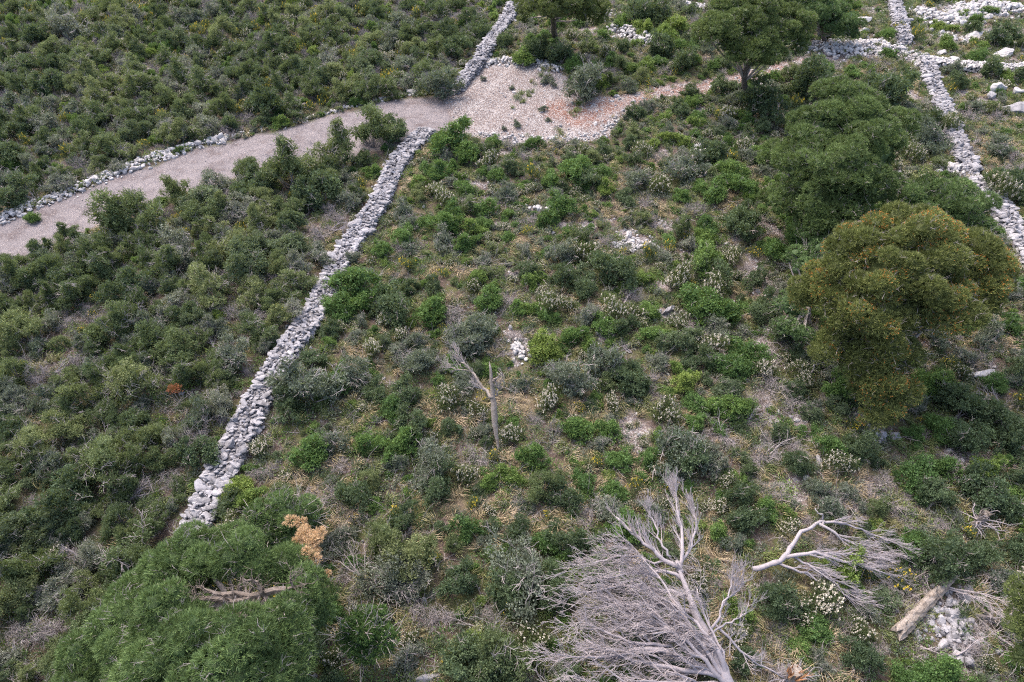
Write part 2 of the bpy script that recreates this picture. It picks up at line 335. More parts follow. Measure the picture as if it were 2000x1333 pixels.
def drywall(key, label, seed, big=1., spill=.35, mat='rock'):
    g = np.random.default_rng(seed); P, hw, H = WLW[key]; C = resample(P, .05)
    T = unit(np.stack([np.gradient(np.convolve(np.pad(C[:, i], 12, mode='edge'), np.ones(25)/25, 'valid')) for i in (0, 1)], -1)); N = np.stack([-T[:, 1], T[:, 0]], -1)
    n = len(C); z0 = hz(C[:, 0], C[:, 1]); s = np.arange(n)*.05; va = .45 if key == 'main' else 1.
    hwv = hw*(1+va*(.13*np.sin(s*.7)+.09*np.sin(s*2.1+1)+.05*np.sin(s*4.3))); Hv = H*(1+va*(.14*np.sin(s*.5+2)+.10*np.sin(s*1.7)))
    mb = MB()
    # packed core, tinted dark to paint shade into the gaps between stones
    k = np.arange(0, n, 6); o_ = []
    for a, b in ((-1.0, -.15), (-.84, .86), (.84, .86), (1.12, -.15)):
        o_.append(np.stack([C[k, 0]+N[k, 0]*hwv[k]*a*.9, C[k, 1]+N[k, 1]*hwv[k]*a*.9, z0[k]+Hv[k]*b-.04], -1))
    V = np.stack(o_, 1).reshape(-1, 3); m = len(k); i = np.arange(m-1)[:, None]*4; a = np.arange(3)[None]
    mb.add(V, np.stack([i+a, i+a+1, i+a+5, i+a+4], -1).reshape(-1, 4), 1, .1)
    for e_, sg in ((0, -1), (n-1, 1)):
        m_ = 70; q = g.uniform(-1, 1, m_); u_ = np.abs(g.normal(0, .3, m_)); xx = C[e_, 0]+N[e_, 0]*hw*q+T[e_, 0]*u_*sg; yy = C[e_, 1]+N[e_, 1]*hw*q+T[e_, 1]*u_*sg
        putrocks(mb, np.stack([xx, yy, hz(xx, yy)+H*np.clip(1-u_*1.1, 0, 1)*g.uniform(.1, 1, m_)], -1), g.uniform(.12, .22, m_)*big, g)
    def put(sp, lat, ht, size, jit=.5, flat=1., t=.3):
        c = np.arange(0, n, max(1, int(sp/.05))); c = np.clip(c + g.integers(-1, 2, len(c)), 0, n-1); m_ = len(c)
        q = lat + g.normal(0, jit*.06, m_); sz = size*g.lognormal(0, .33, m_)
        X = np.stack([C[c, 0]+N[c, 0]*(hwv[c]*q), C[c, 1]+N[c, 1]*(hwv[c]*q), z0[c]+Hv[c]*ht + g.normal(0, .03, m_)], -1)
        S = np.stack([sz*g.uniform(.9, 1.45, m_), sz*g.uniform(.8, 1.1, m_), sz*flat*g.uniform(.7, 1, m_)], -1)
        yaw = np.arctan2(N[c, 1], N[c, 0]) + g.normal(0, .6, m_)
        putrocks(mb, X, S, g, t, yaw=yaw)
    nl = max(3, int(hw*2/.2))
    for side in (-1, 1):                          # face courses, bigger kerb stones on top
        for ht in np.arange(.08, .86, .19): put(.30*big, side*(1.02 if side < 0 else 1.0), ht, .165*big, .3, .75)
        put(.31*big, side*.82, .97, .20*big, .9, .65, .25)
    for lat in np.linspace(-.66, .66, nl): put(.18*big, lat, (.93+.03*math.cos(lat*9)), .125*big, 1.8, .8, .5)
    put(.34*big, 0, .98, .16*big, 5, .8, .5)
    # stones fallen off the side away from the thicket
    m_ = int(n*.05*7*spill); c = g.integers(0, n, m_); q = 1.05+np.abs(g.normal(0, .4, m_)); sd_ = np.where(g.random(m_) < .8, -1, 1)
    x = C[c, 0]+N[c, 0]*hwv[c]*q*sd_; y = C[c, 1]+N[c, 1]*hwv[c]*q*sd_
    putrocks(mb, np.stack([x, y, hz(x, y)+np.clip(.3-(q-1)*.5, .02, 1)*g.uniform(0, 1, m_)], -1), g.uniform(.05, .16, m_)*big, g)
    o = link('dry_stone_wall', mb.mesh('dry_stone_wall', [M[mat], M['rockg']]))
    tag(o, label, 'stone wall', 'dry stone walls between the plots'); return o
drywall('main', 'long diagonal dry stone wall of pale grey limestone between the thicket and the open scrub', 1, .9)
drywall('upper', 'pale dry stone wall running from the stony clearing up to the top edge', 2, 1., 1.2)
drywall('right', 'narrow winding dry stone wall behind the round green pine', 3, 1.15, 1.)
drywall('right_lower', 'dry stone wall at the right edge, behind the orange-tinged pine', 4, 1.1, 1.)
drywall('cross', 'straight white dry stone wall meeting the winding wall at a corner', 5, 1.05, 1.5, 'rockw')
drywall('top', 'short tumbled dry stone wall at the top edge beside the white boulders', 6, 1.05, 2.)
def heap(name, label, path, hw, H, seed, dens=16, s=(.1, .24), mat='rockw', cat='stone heap'):
    g = np.random.default_rng(seed); P = resample(W(path), .05); n = len(P)
    m_ = int(n*.05*dens*hw*2); c = g.integers(0, n, m_); off = g.normal(0, .5, (m_, 2))*hw
    x = P[c, 0]+off[:, 0]; y = P[c, 1]+off[:, 1]; d = np.hypot(off[:, 0], off[:, 1])/hw
    sz = g.uniform(*s, m_)*np.where(g.random(m_) < .15, 1.5, 1); mb = MB()
    putrocks(mb, np.stack([x, y, hz(x, y)+H*np.clip(1-d, 0, 1)*g.uniform(.5, 1, m_)+sz*.15], -1), sz, g, .5)
    o = link(name, mb.mesh(name, [M[mat]])); tag(o, label, cat); return o
heap('stone_bank', 'low bank of loose white stones along the upper side of the gravel track', [(0,432),(20,421),(60,403),(100,392),(150,368),(200,346),(260,326),(300,310),(330,302)], .75, .28, 11, 34, (.06,.2), cat='stone bank')
heap('stone_bank', 'ragged row of white boulders beside the middle of the gravel track', [(325,302),(370,290),(410,278),(440,272)], .6, .3, 12, 32, (.07,.23), cat='stone bank')
heap('stone_bank', 'thin line of small white stones edging the upper track near the clearing', [(440,271),(500,256),(600,233),(700,208),(780,188),(860,180)], .3, .12, 13, 24, (.05,.15), cat='stone bank')
heap('stone_bank', 'white rubble bank curving along the top of the stony clearing', [(930,125),(1000,122),(1050,126),(1095,140)], .8, .4, 14, 22, (.08,.2), cat='stone bank')
heap('stone_bank', 'band of white rubble along the near side of the stony clearing', [(930,262),(1000,272),(1080,276),(1150,272),(1190,258),(1205,230)], .8, .12, 15, 14, (.05,.15), cat='stone bank')
heap('stone_heap', 'short upright heap of white stones in the scrub left of the round green pine', [(1362,290),(1368,310),(1378,345)], .55, .45, 16, 45)
heap('stone_heap', 'wide white stone heap above the scrub between the two upper pines', [(1205,60),(1235,66),(1262,78),(1275,88)], 1.4, .6, 17, 24, (.1,.26))
heap('stone_heap', 'small white stone heap partly hidden beside the top pine', [(1172,40),(1182,25)], .9, .5, 18, 24, (.1,.26))
heap('stone_heap', 'flat line of white stones at the top edge, left of the umbrella pine', [(1325,10),(1365,16),(1410,20)], .8, .4, 19, 24, (.1,.25))
heap('stone_heap', 'broad sloping apron of white stones below the row of boulders', [(1610,98),(1640,96),(1680,95),(1715,92),(1750,100)], 2.0, .5, 20, 26, (.08,.24))
heap('stone_heap', 'white rubble spill at the top right corner of the hillside', [(1800,28),(1850,45),(1890,30),(1920,15),(1975,20)], 1.9, .6, 21, 22, (.1,.3))
heap('stone_heap', 'white rubble fan at the foot of the winding wall', [(1845,330),(1880,336)], .8, .4, 22, 30)
heap('stone_heap', 'little pile of white stones beside the green bush, right of the bleached snag', [(1012,672),(1020,700)], .42, .25, 23, 60, (.08,.2))
heap('stone_heap', 'pile of grey stones under the lowest tip of the orange-tinged pine', [(1690,855),(1712,848),(1720,860)], .45, .3, 24, 55, (.09,.2), 'rock')
heap('stone_heap', 'spread of grey stones beside the bleached log', [(1850,1170),(1868,1205),(1845,1240),(1885,1285)], 1.0, .12, 25, 42, (.05,.2), 'rock')
heap('stone_heap', 'bright white stone patch in the middle of the scrub', [(1215,480),(1245,478),(1268,485)], .75, .18, 26, 40, (.06,.17))
heap('stone_heap', 'thin ledge of stones across the scrub below the slanting grey slab', [(1170,603),(1240,615),(1290,612)], .3, .12, 27, 16, (.06,.16), 'rock')
for i_, (pth, hw_, lab_) in enumerate((([(1755,100),(1785,112),(1800,120)], .8, 'rubble spill joining the apron of stones to the wall corner'), ([(1895,72),(1930,80),(1990,92)], 1.0, 'low broken line of white stones in the grass above the straight wall'),
  ([(1815,62),(1850,70),(1885,82)], .8, 'scattered white stones across the yellow-flowered grass at upper right'), ([(1985,430),(2000,470),(2020,520)], .8, 'white stones tumbled at the foot of the wall on the right edge'), ([(1880,335),(1910,352),(1930,372)], .7, 'gap of collapsed stones between the two winding wall pieces'),
  ([(1450,170),(1480,172),(1500,165)], .7, 'small white stone scatter beside the umbrella pine trunk'), ([(1030,408),(1075,412)], .6, 'little white stone scatter in the grass of the upper slope'))):
    heap('stone_heap', lab_, pth, hw_, .2, 60+i_, 22, (.06, .22))
def boulder(px, py, w, hrat, seed, label, yaw=0., tilt=0., flat=.75, mat='rockg', asp=1., cat='boulder', h=0.):
    s = mpp(px, py)*w/2; V, F = rockverts(4, seed, 16, flat, .07); mb = MB(); E = eul(np.array([tilt]), np.array([0.]), np.array([yaw]))[0]
    mb.add((V*np.array([s, s*asp, s*hrat]))@E.T, F); p = at(px, py)
    o = link('boulder', mb.mesh('boulder', [M[mat]], False), loc=(p[0], p[1], p[2]+s*hrat*.25+h)); tag(o, label, cat, 'limestone boulders in the scrub'); return o
B = [(1302,610,42,.7,1,'slanting grey rock slab standing alone in the middle of the scrub',.75,.2,.8,'rockg',.5),
 (1228,463,26,1,2,'chalk-white boulder in the bright stone patch',.9,0,.8,'rockw',.7),
 (1948,180,46,.9,3,'large pale boulder with a split face, beside the straight white wall',.3,0,.8,'rockw',.8),
 (1935,192,36,.8,4,'smaller pale boulder leaning in front of the split boulder',1,0,.8,'rockg',.8),
 (1985,185,34,.8,5,'rounded grey boulder just right of the split boulder',.2,0,.8,'rockw',.8),
 (1985,218,80,.6,6,'long domed grey rock at the right edge under the split boulder',.3,0,.6,'rockg',.6),
 (1868,150,30,.7,7,'small white boulder below the straight white wall',.1,0,.7,'rockw',.7),
 (1683,46,40,.8,8,'largest white boulder in the row behind the round green pine',.2,0,.7,'rockw',.7),
 (1642,62,36,.8,9,'middle white boulder in the row behind the round green pine',.2,0,.7,'rockw',.6),
 (1608,74,30,1.1,10,'upright wedge-shaped boulder ending the row beside the umbrella pine',.2,.1,.9,'rockg',.6),
 (1590,84,22,.7,11,'low stone at the umbrella pine end of the boulder row',.2,0,.7,'rockw',.8),
 (1578,96,50,.4,12,'flat pale rock by the red path under the boulder row',.1,0,.6,'rockg',.6),
 (1688,62,26,.7,13,'small white stone tucked under the largest boulder of the row',.4,0,.7,'rockw',.7),
 (1925,735,58,.6,14,'half-buried white rock with a bush on it, right of the orange-tinged pine',.2,0,.6,'rockw',.5),
 (1962,750,20,.7,15,'small pale rock just right of the half-buried white rock',.2,0,.7,'rockw',.7),
 (1745,855,36,.9,16,'grey knobbly boulder beside the stone pile under the orange-tinged pine',1.2,0,.8,'rockg',.8),
 (1512,843,16,.9,17,'lone pale stone in the dead brush below the lower pine lobes',.2,0,.8,'rockg',.8),
 (1745,1150,30,.9,18,'grey boulder beside the tip of the fallen silver branch',2,0,.8,'rockg',.7),
 (1912,1170,34,.7,19,'grey boulder among dead branches right of the bleached log',2.6,0,.7,'rockg',.7),
 (1733,1108,24,.7,20,'pale rock under the twigs of the fallen silver branch',.3,0,.7,'rockw',.7),
 (1598,902,34,.7,21,'pale upright rock half hidden in heather on the dry slope',1.4,.2,.7,'rockg',.6),
 (835,1330,50,.7,22,'grey rock at the bottom edge under the leafy shrubs',.4,0,.7,'rockg',.7),
 (1150,1340,26,.6,23,'small grey rock at the bottom edge in the silver twigs',.3,0,.7,'rockg',.7),
 (803,183,30,.8,24,'pair-topped white boulder on the track edge near the grey bush',.1,0,.8,'rockw',.6),
 (515,251,15,.8,25,'single white boulder on the track edge below the thicket',.1,0,.8,'rockw',.7),
 (645,69,34,.6,26,'grey boulder showing through the upper thicket',.1,0,.7,'rockg',.7),
 (1755,340,16,.8,27,'white stone beside the foot of the round green pine',.1,0,.8,'rockw',.8),
 (1738,352,14,.7,28,'second white stone by the round green pine, nearer the camera',.1,0,.8,'rockw',.8),
 (1418,478,18,.7,29,'pale stone by the dark bush left of the orange-tinged pine',.8,0,.7,'rockw',.7),
 (1430,486,14,.7,30,'small stone touching the pale stone by the dark bush',.8,0,.7,'rockw',.7),
 (1482,600,26,.5,31,'flat pale stone left of the orange-tinged pine crown',.8,0,.6,'rockw',.7),
 (1960,110,60,.5,32,'flat white outcrop above the straight white wall near the right edge',.3,0,.6,'rockw',.6),
 (1900,72,50,.5,33,'low white outcrop in the grass at the top right',.3,0,.6,'rockw',.6),
 (1840,105,26,.6,34,'small white rock in the yellow-flowered grass at top right',.3,0,.6,'rockw',.6),
 (33,1022,18,.9,35,'lone pale stone in the lower thicket near the left edge',.3,0,.8,'rockg',.7),
 (1120,770,20,.7,36,'grey stone under the snag side of the heather bush',.3,0,.7,'rockg',.7),
 (1045,712,20,.6,37,'flat grey stone at the tail of the little white pile by the snag',.3,0,.6,'rockg',.8),
 (185,690,26,.7,38,'grey boulder in a gap of the lower thicket',.3,0,.7,'rockg',.8),
 (355,770,20,.7,39,'grey stone beside the rust-red dead sprig',.3,0,.7,'rockg',.8),
 (1990,1175,30,.7,40,'pale boulder at the right edge beside the bright pine',.3,0,.7,'rockg',.8)]
for b in B: boulder(*b[:5], b[5], *b[6:])

# ------------------------------------------------------------------ shrub prototypes (R about 1 m wide radius, unit height factor in H)
def lobes(g, n, Rr, H, lr, up=.45):
    c = rdirs(n, g); c[:, 2] = np.abs(c[:, 2]); q = g.uniform(.25, 1, n)**.5
    C = np.stack([c[:, 0]*Rr*q, c[:, 1]*Rr*q, H*(up*.35+c[:, 2]*q*.75*(1-.1)+.12)], -1); C[:, 2] = np.clip(C[:, 2], .12*H, None)
    C[:, :2] *= np.clip(1.15-.35*(C[:, 2:]/H)**2, .4, 1.2); ph = np.arctan2(C[:, 1], C[:, 0]); p_ = g.uniform(0, 6.28, 3)
    C *= (1+.22*np.sin(2*ph+p_[0])+.16*np.sin(3*ph+p_[1]))[:, None]; C[:, 2] *= 1+.15*np.sin(ph+p_[2])
    return C, lr*g.uniform(.65, 1.3, n)
def proto(name, seed, matn, R=.85, H=1.25, nl=22, lr=.34, sprigs=620, per=8, L=.085, Wd=.045, loose=.25, upw=.5, stems=10, bare=14, flower=None, fn=70, stemmat='stem', tipw=.25, ang=.9):
    """a shrub as lobes covered in sprigs of small leaves; returns meshes: full, foliage, stems, flowers"""
    g = np.random.default_rng(seed); C, r = lobes(g, nl, R, H, lr); ltint = g.uniform(.0, 1., nl)
    w_ = r**2/np.sum(r**2); k = g.choice(nl, sprigs, p=w_); d = rdirs(sprigs, g); d[:, 2] = np.where(g.random(sprigs) < .78, np.abs(d[:, 2]), d[:, 2]); d = unit(d)
    P = C[k] + d*(r[k]*g.uniform(.78, 1.0+loose, sprigs))[:, None]*np.array([1, 1, .85])
    dist = np.linalg.norm(P[:, None]-C[None], axis=2)/r[None]; dist[np.arange(sprigs), k] = 9
    keep = (dist.min(1) > .62) & (P[:, 2] > .04); P = P[keep]; d = d[keep]; k = k[keep]; n = len(P)
    ax = unit(d + np.array([0, 0, upw]) + .35*g.normal(size=(n, 3)))
    PP = np.repeat(P, per, 0) + g.normal(0, L*.55, (n*per, 3)); D = unit(np.repeat(ax, per, 0) + ang*rdirs(n*per, g))
    ti = np.repeat(ltint[k]*.45 + g.uniform(.0, .55, n), per) + g.normal(0, .12, n*per)
    fol = lambda mb, m: leaves(mb, PP, D, L*g.uniform(.7, 1.3, n*per), Wd*g.uniform(.7, 1.2, n*per), m, np.clip(ti, 0, .97), g)
    # inner leafy mass so the crown is not see-through
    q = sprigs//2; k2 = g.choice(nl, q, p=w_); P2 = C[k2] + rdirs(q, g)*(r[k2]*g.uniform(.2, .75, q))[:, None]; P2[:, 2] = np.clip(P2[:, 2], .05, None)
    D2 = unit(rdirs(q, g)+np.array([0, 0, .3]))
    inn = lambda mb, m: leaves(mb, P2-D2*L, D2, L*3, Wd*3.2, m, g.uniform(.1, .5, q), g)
    def stm(mb, m):
        kk = g.choice(nl, stems); P0 = g.normal(0, .07, (stems, 3))*np.array([1, 1, 0]); e = C[kk]
        t = np.linspace(0, 1, 5)[None, :, None]; mid = (P0+e)/2*np.array([1.15, 1.15, .8])
        PT = (1-t)**2*P0[:, None]+2*t*(1-t)*mid[:, None]+t*t*e[:, None]+g.normal(0, .015, (stems, 5, 3))
        tubes(mb, PT, np.linspace(.028, .01, 5)[None].repeat(stems, 0), 4, m)
        if bare:
            a = g.choice(nl, bare); dd = rdirs(bare, g); dd[:, 2] = np.abs(dd[:, 2])*.7+.15; dd = unit(dd)
            Pb, Rb = spray(C[a]+dd*r[a][:, None]*.3, dd, r[a]*1.3+.2, .013, 5, g, .25); tubes(mb, Pb, Rb, 3, m, g.uniform(.4, 1, bare))
            Pc, Rc = spray(*children(Pb, Rb, 5, g, .9, .3, .24, rr=.8), 4, g, .2); tubes(mb, Pc, np.maximum(Rc, .005), 3, m, .9)
    def flw(mb, m):
        top = P[(P[:, 2] > .35*H)]; s = g.choice(len(top), fn); dd = unit(np.array([0, 0, 1.2])+.5*rdirs(fn, g)); j = 26
        base = np.repeat(top[s], j, 0); t = g.uniform(0, .2, fn*j)[:, None]; dr = np.repeat(dd, j, 0); rad = rdirs(fn*j, g)
        leaves(mb, base+dr*t*1.0+rad*.02*(1.2-t*4), unit(rad+.4*dr), .042, .036, m, g.uniform(0, 1, fn*j), g)
    out = {}; mats = [M[matn], M[stemmat]]+([M[flower]] if flower else [])
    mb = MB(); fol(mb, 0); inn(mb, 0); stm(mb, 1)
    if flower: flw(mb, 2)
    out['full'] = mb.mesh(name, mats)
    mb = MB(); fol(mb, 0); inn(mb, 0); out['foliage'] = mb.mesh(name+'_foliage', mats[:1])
    mb = MB(); stm(mb, 0); out['stems'] = mb.mesh(name+'_stems', mats[1:2])
    if flower: mb = MB(); flw(mb, 0); out['blossom'] = mb.mesh(name+'_blossom', mats[2:])
    return out
def deadproto(name, seed, R=.9, H=.7, n0=26):
    g = np.random.default_rng(seed); mb = MB(); d = rdirs(n0, g); d[:, 2] = np.abs(d[:, 2])*.7+.1; d = unit(d)
    P0 = g.normal(0, .16, (n0, 3))*np.array([1, 1, .2])+np.array([0, 0, .05]); P, Rr = spray(P0, d, R*g.uniform(.6, 1.2, n0), .016, 7, g, .3, droop=.06); tubes(mb, P, Rr, 4, 0, g.uniform(.3, 1, n0))
    P1, R1 = spray(*children(P, Rr, 8, g, 1.1, .2, .42), 5, g, .3, droop=.03); tubes(mb, P1, np.maximum(R1, .005), 3, 0, g.uniform(.2, 1, len(P1)))
    P2, R2 = spray(*children(P1, R1, 4, g, 1.0, .2, .22), 4, g, .3); tubes(mb, P2, np.maximum(R2, .0035), 3, 0, g.uniform(.2, 1, len(P2)))
    return {'full': mb.mesh(name, [M['dead']])}
PR = {
 'juniper_shrub': [proto('juniper', 10+i, 'juniper', R=.85, H=1.5, nl=30+2*i, lr=.225, sprigs=950, per=8, L=.08, Wd=.034, loose=.35, upw=.9, bare=(16, 3, 26)[i % 3], stemmat='dead') for i in range(6)],
 'oak_shrub': [proto('oak', 30+i, 'oak', R=.85, H=1.3, nl=30, lr=.26, sprigs=900, per=7, L=.075, Wd=.05, loose=.22, bare=6) for i in range(4)],
 'grey_leaved_shrub': [proto('greyleaf', 50+i, 'grey', R=.8, H=1.15, nl=32, lr=.22, sprigs=850, per=7, L=.068, Wd=.04, loose=.4, bare=24, stemmat='dead', upw=.7) for i in range(4)],
 'mastic_shrub': [proto('mastic', 70+i, 'mastic', R=.85, H=1.1, nl=28, lr=.26, sprigs=850, per=7, L=.085, Wd=.05, loose=.28, bare=3) for i in range(5)],
 'heather_shrub': [proto('heather', 90+i, 'heather', R=.8, H=1.2, nl=16, lr=.32, sprigs=700, per=9, L=.10, Wd=.022, loose=.4, upw=1.6, bare=4, flower='flower', fn=150-24*i, ang=.5) for i in range(4)],
 'broom_shrub': [proto('broom', 96+i, 'juniper', R=.6, H=1.1, nl=12, lr=.26, sprigs=260, per=8, L=.11, Wd=.02, loose=.6, upw=1.5, bare=4, flower='yellow', fn=26, ang=.5) for i in range(2)],
 'dead_shrub': [deadproto('deadbush', 110+i) for i in range(4)],
}
INFO = {  # category, tone words, noun, group
 'juniper_shrub': ('juniper shrub', ('dark green', 'olive green', 'yellow-green'), 'feathery juniper shrub', 'juniper shrubs of the thicket and the open slope'),
 'oak_shrub': ('oak shrub', ('very dark', 'dark green', 'dull green'), 'dense oak shrub', 'evergreen oak shrubs'),
 'grey_leaved_shrub': ('grey-leaved shrub', ('grey-green', 'silvery green', 'pale silvery'), 'grey-leaved shrub', 'grey-leaved shrubs'),
 'mastic_shrub': ('mastic shrub', ('deep green', 'fresh green', 'bright yellow-green'), 'rounded mastic shrub', 'mastic shrubs of the open slope'),
 'heather_shrub': ('heather shrub', ('dark', 'mid green', 'olive'), 'cream-flowered heather', 'flowering heathers'),
 'broom_shrub': ('broom shrub', ('dark', 'green', 'light green'), 'yellow-flowered broom', 'yellow-flowered brooms'),
 'dead_shrub': ('dead shrub', ('grey', 'grey', 'grey'), 'leafless dead shrub', 'dead shrubs')}
ITEMS = []    # dict(kind, x, y, s, sz, tone, var)
def item(kind, x, y, s, sz=1., tone=None, g=rng, sxy=None):
    ITEMS.append(dict(k=kind, x=float(x), y=float(y), s=float(s), sz=float(sz), t=float(g.beta(2, 2) if tone is None else tone), v=int(g.integers(0, len(PR[kind]))), r=float(g.uniform(0, 6.28))))
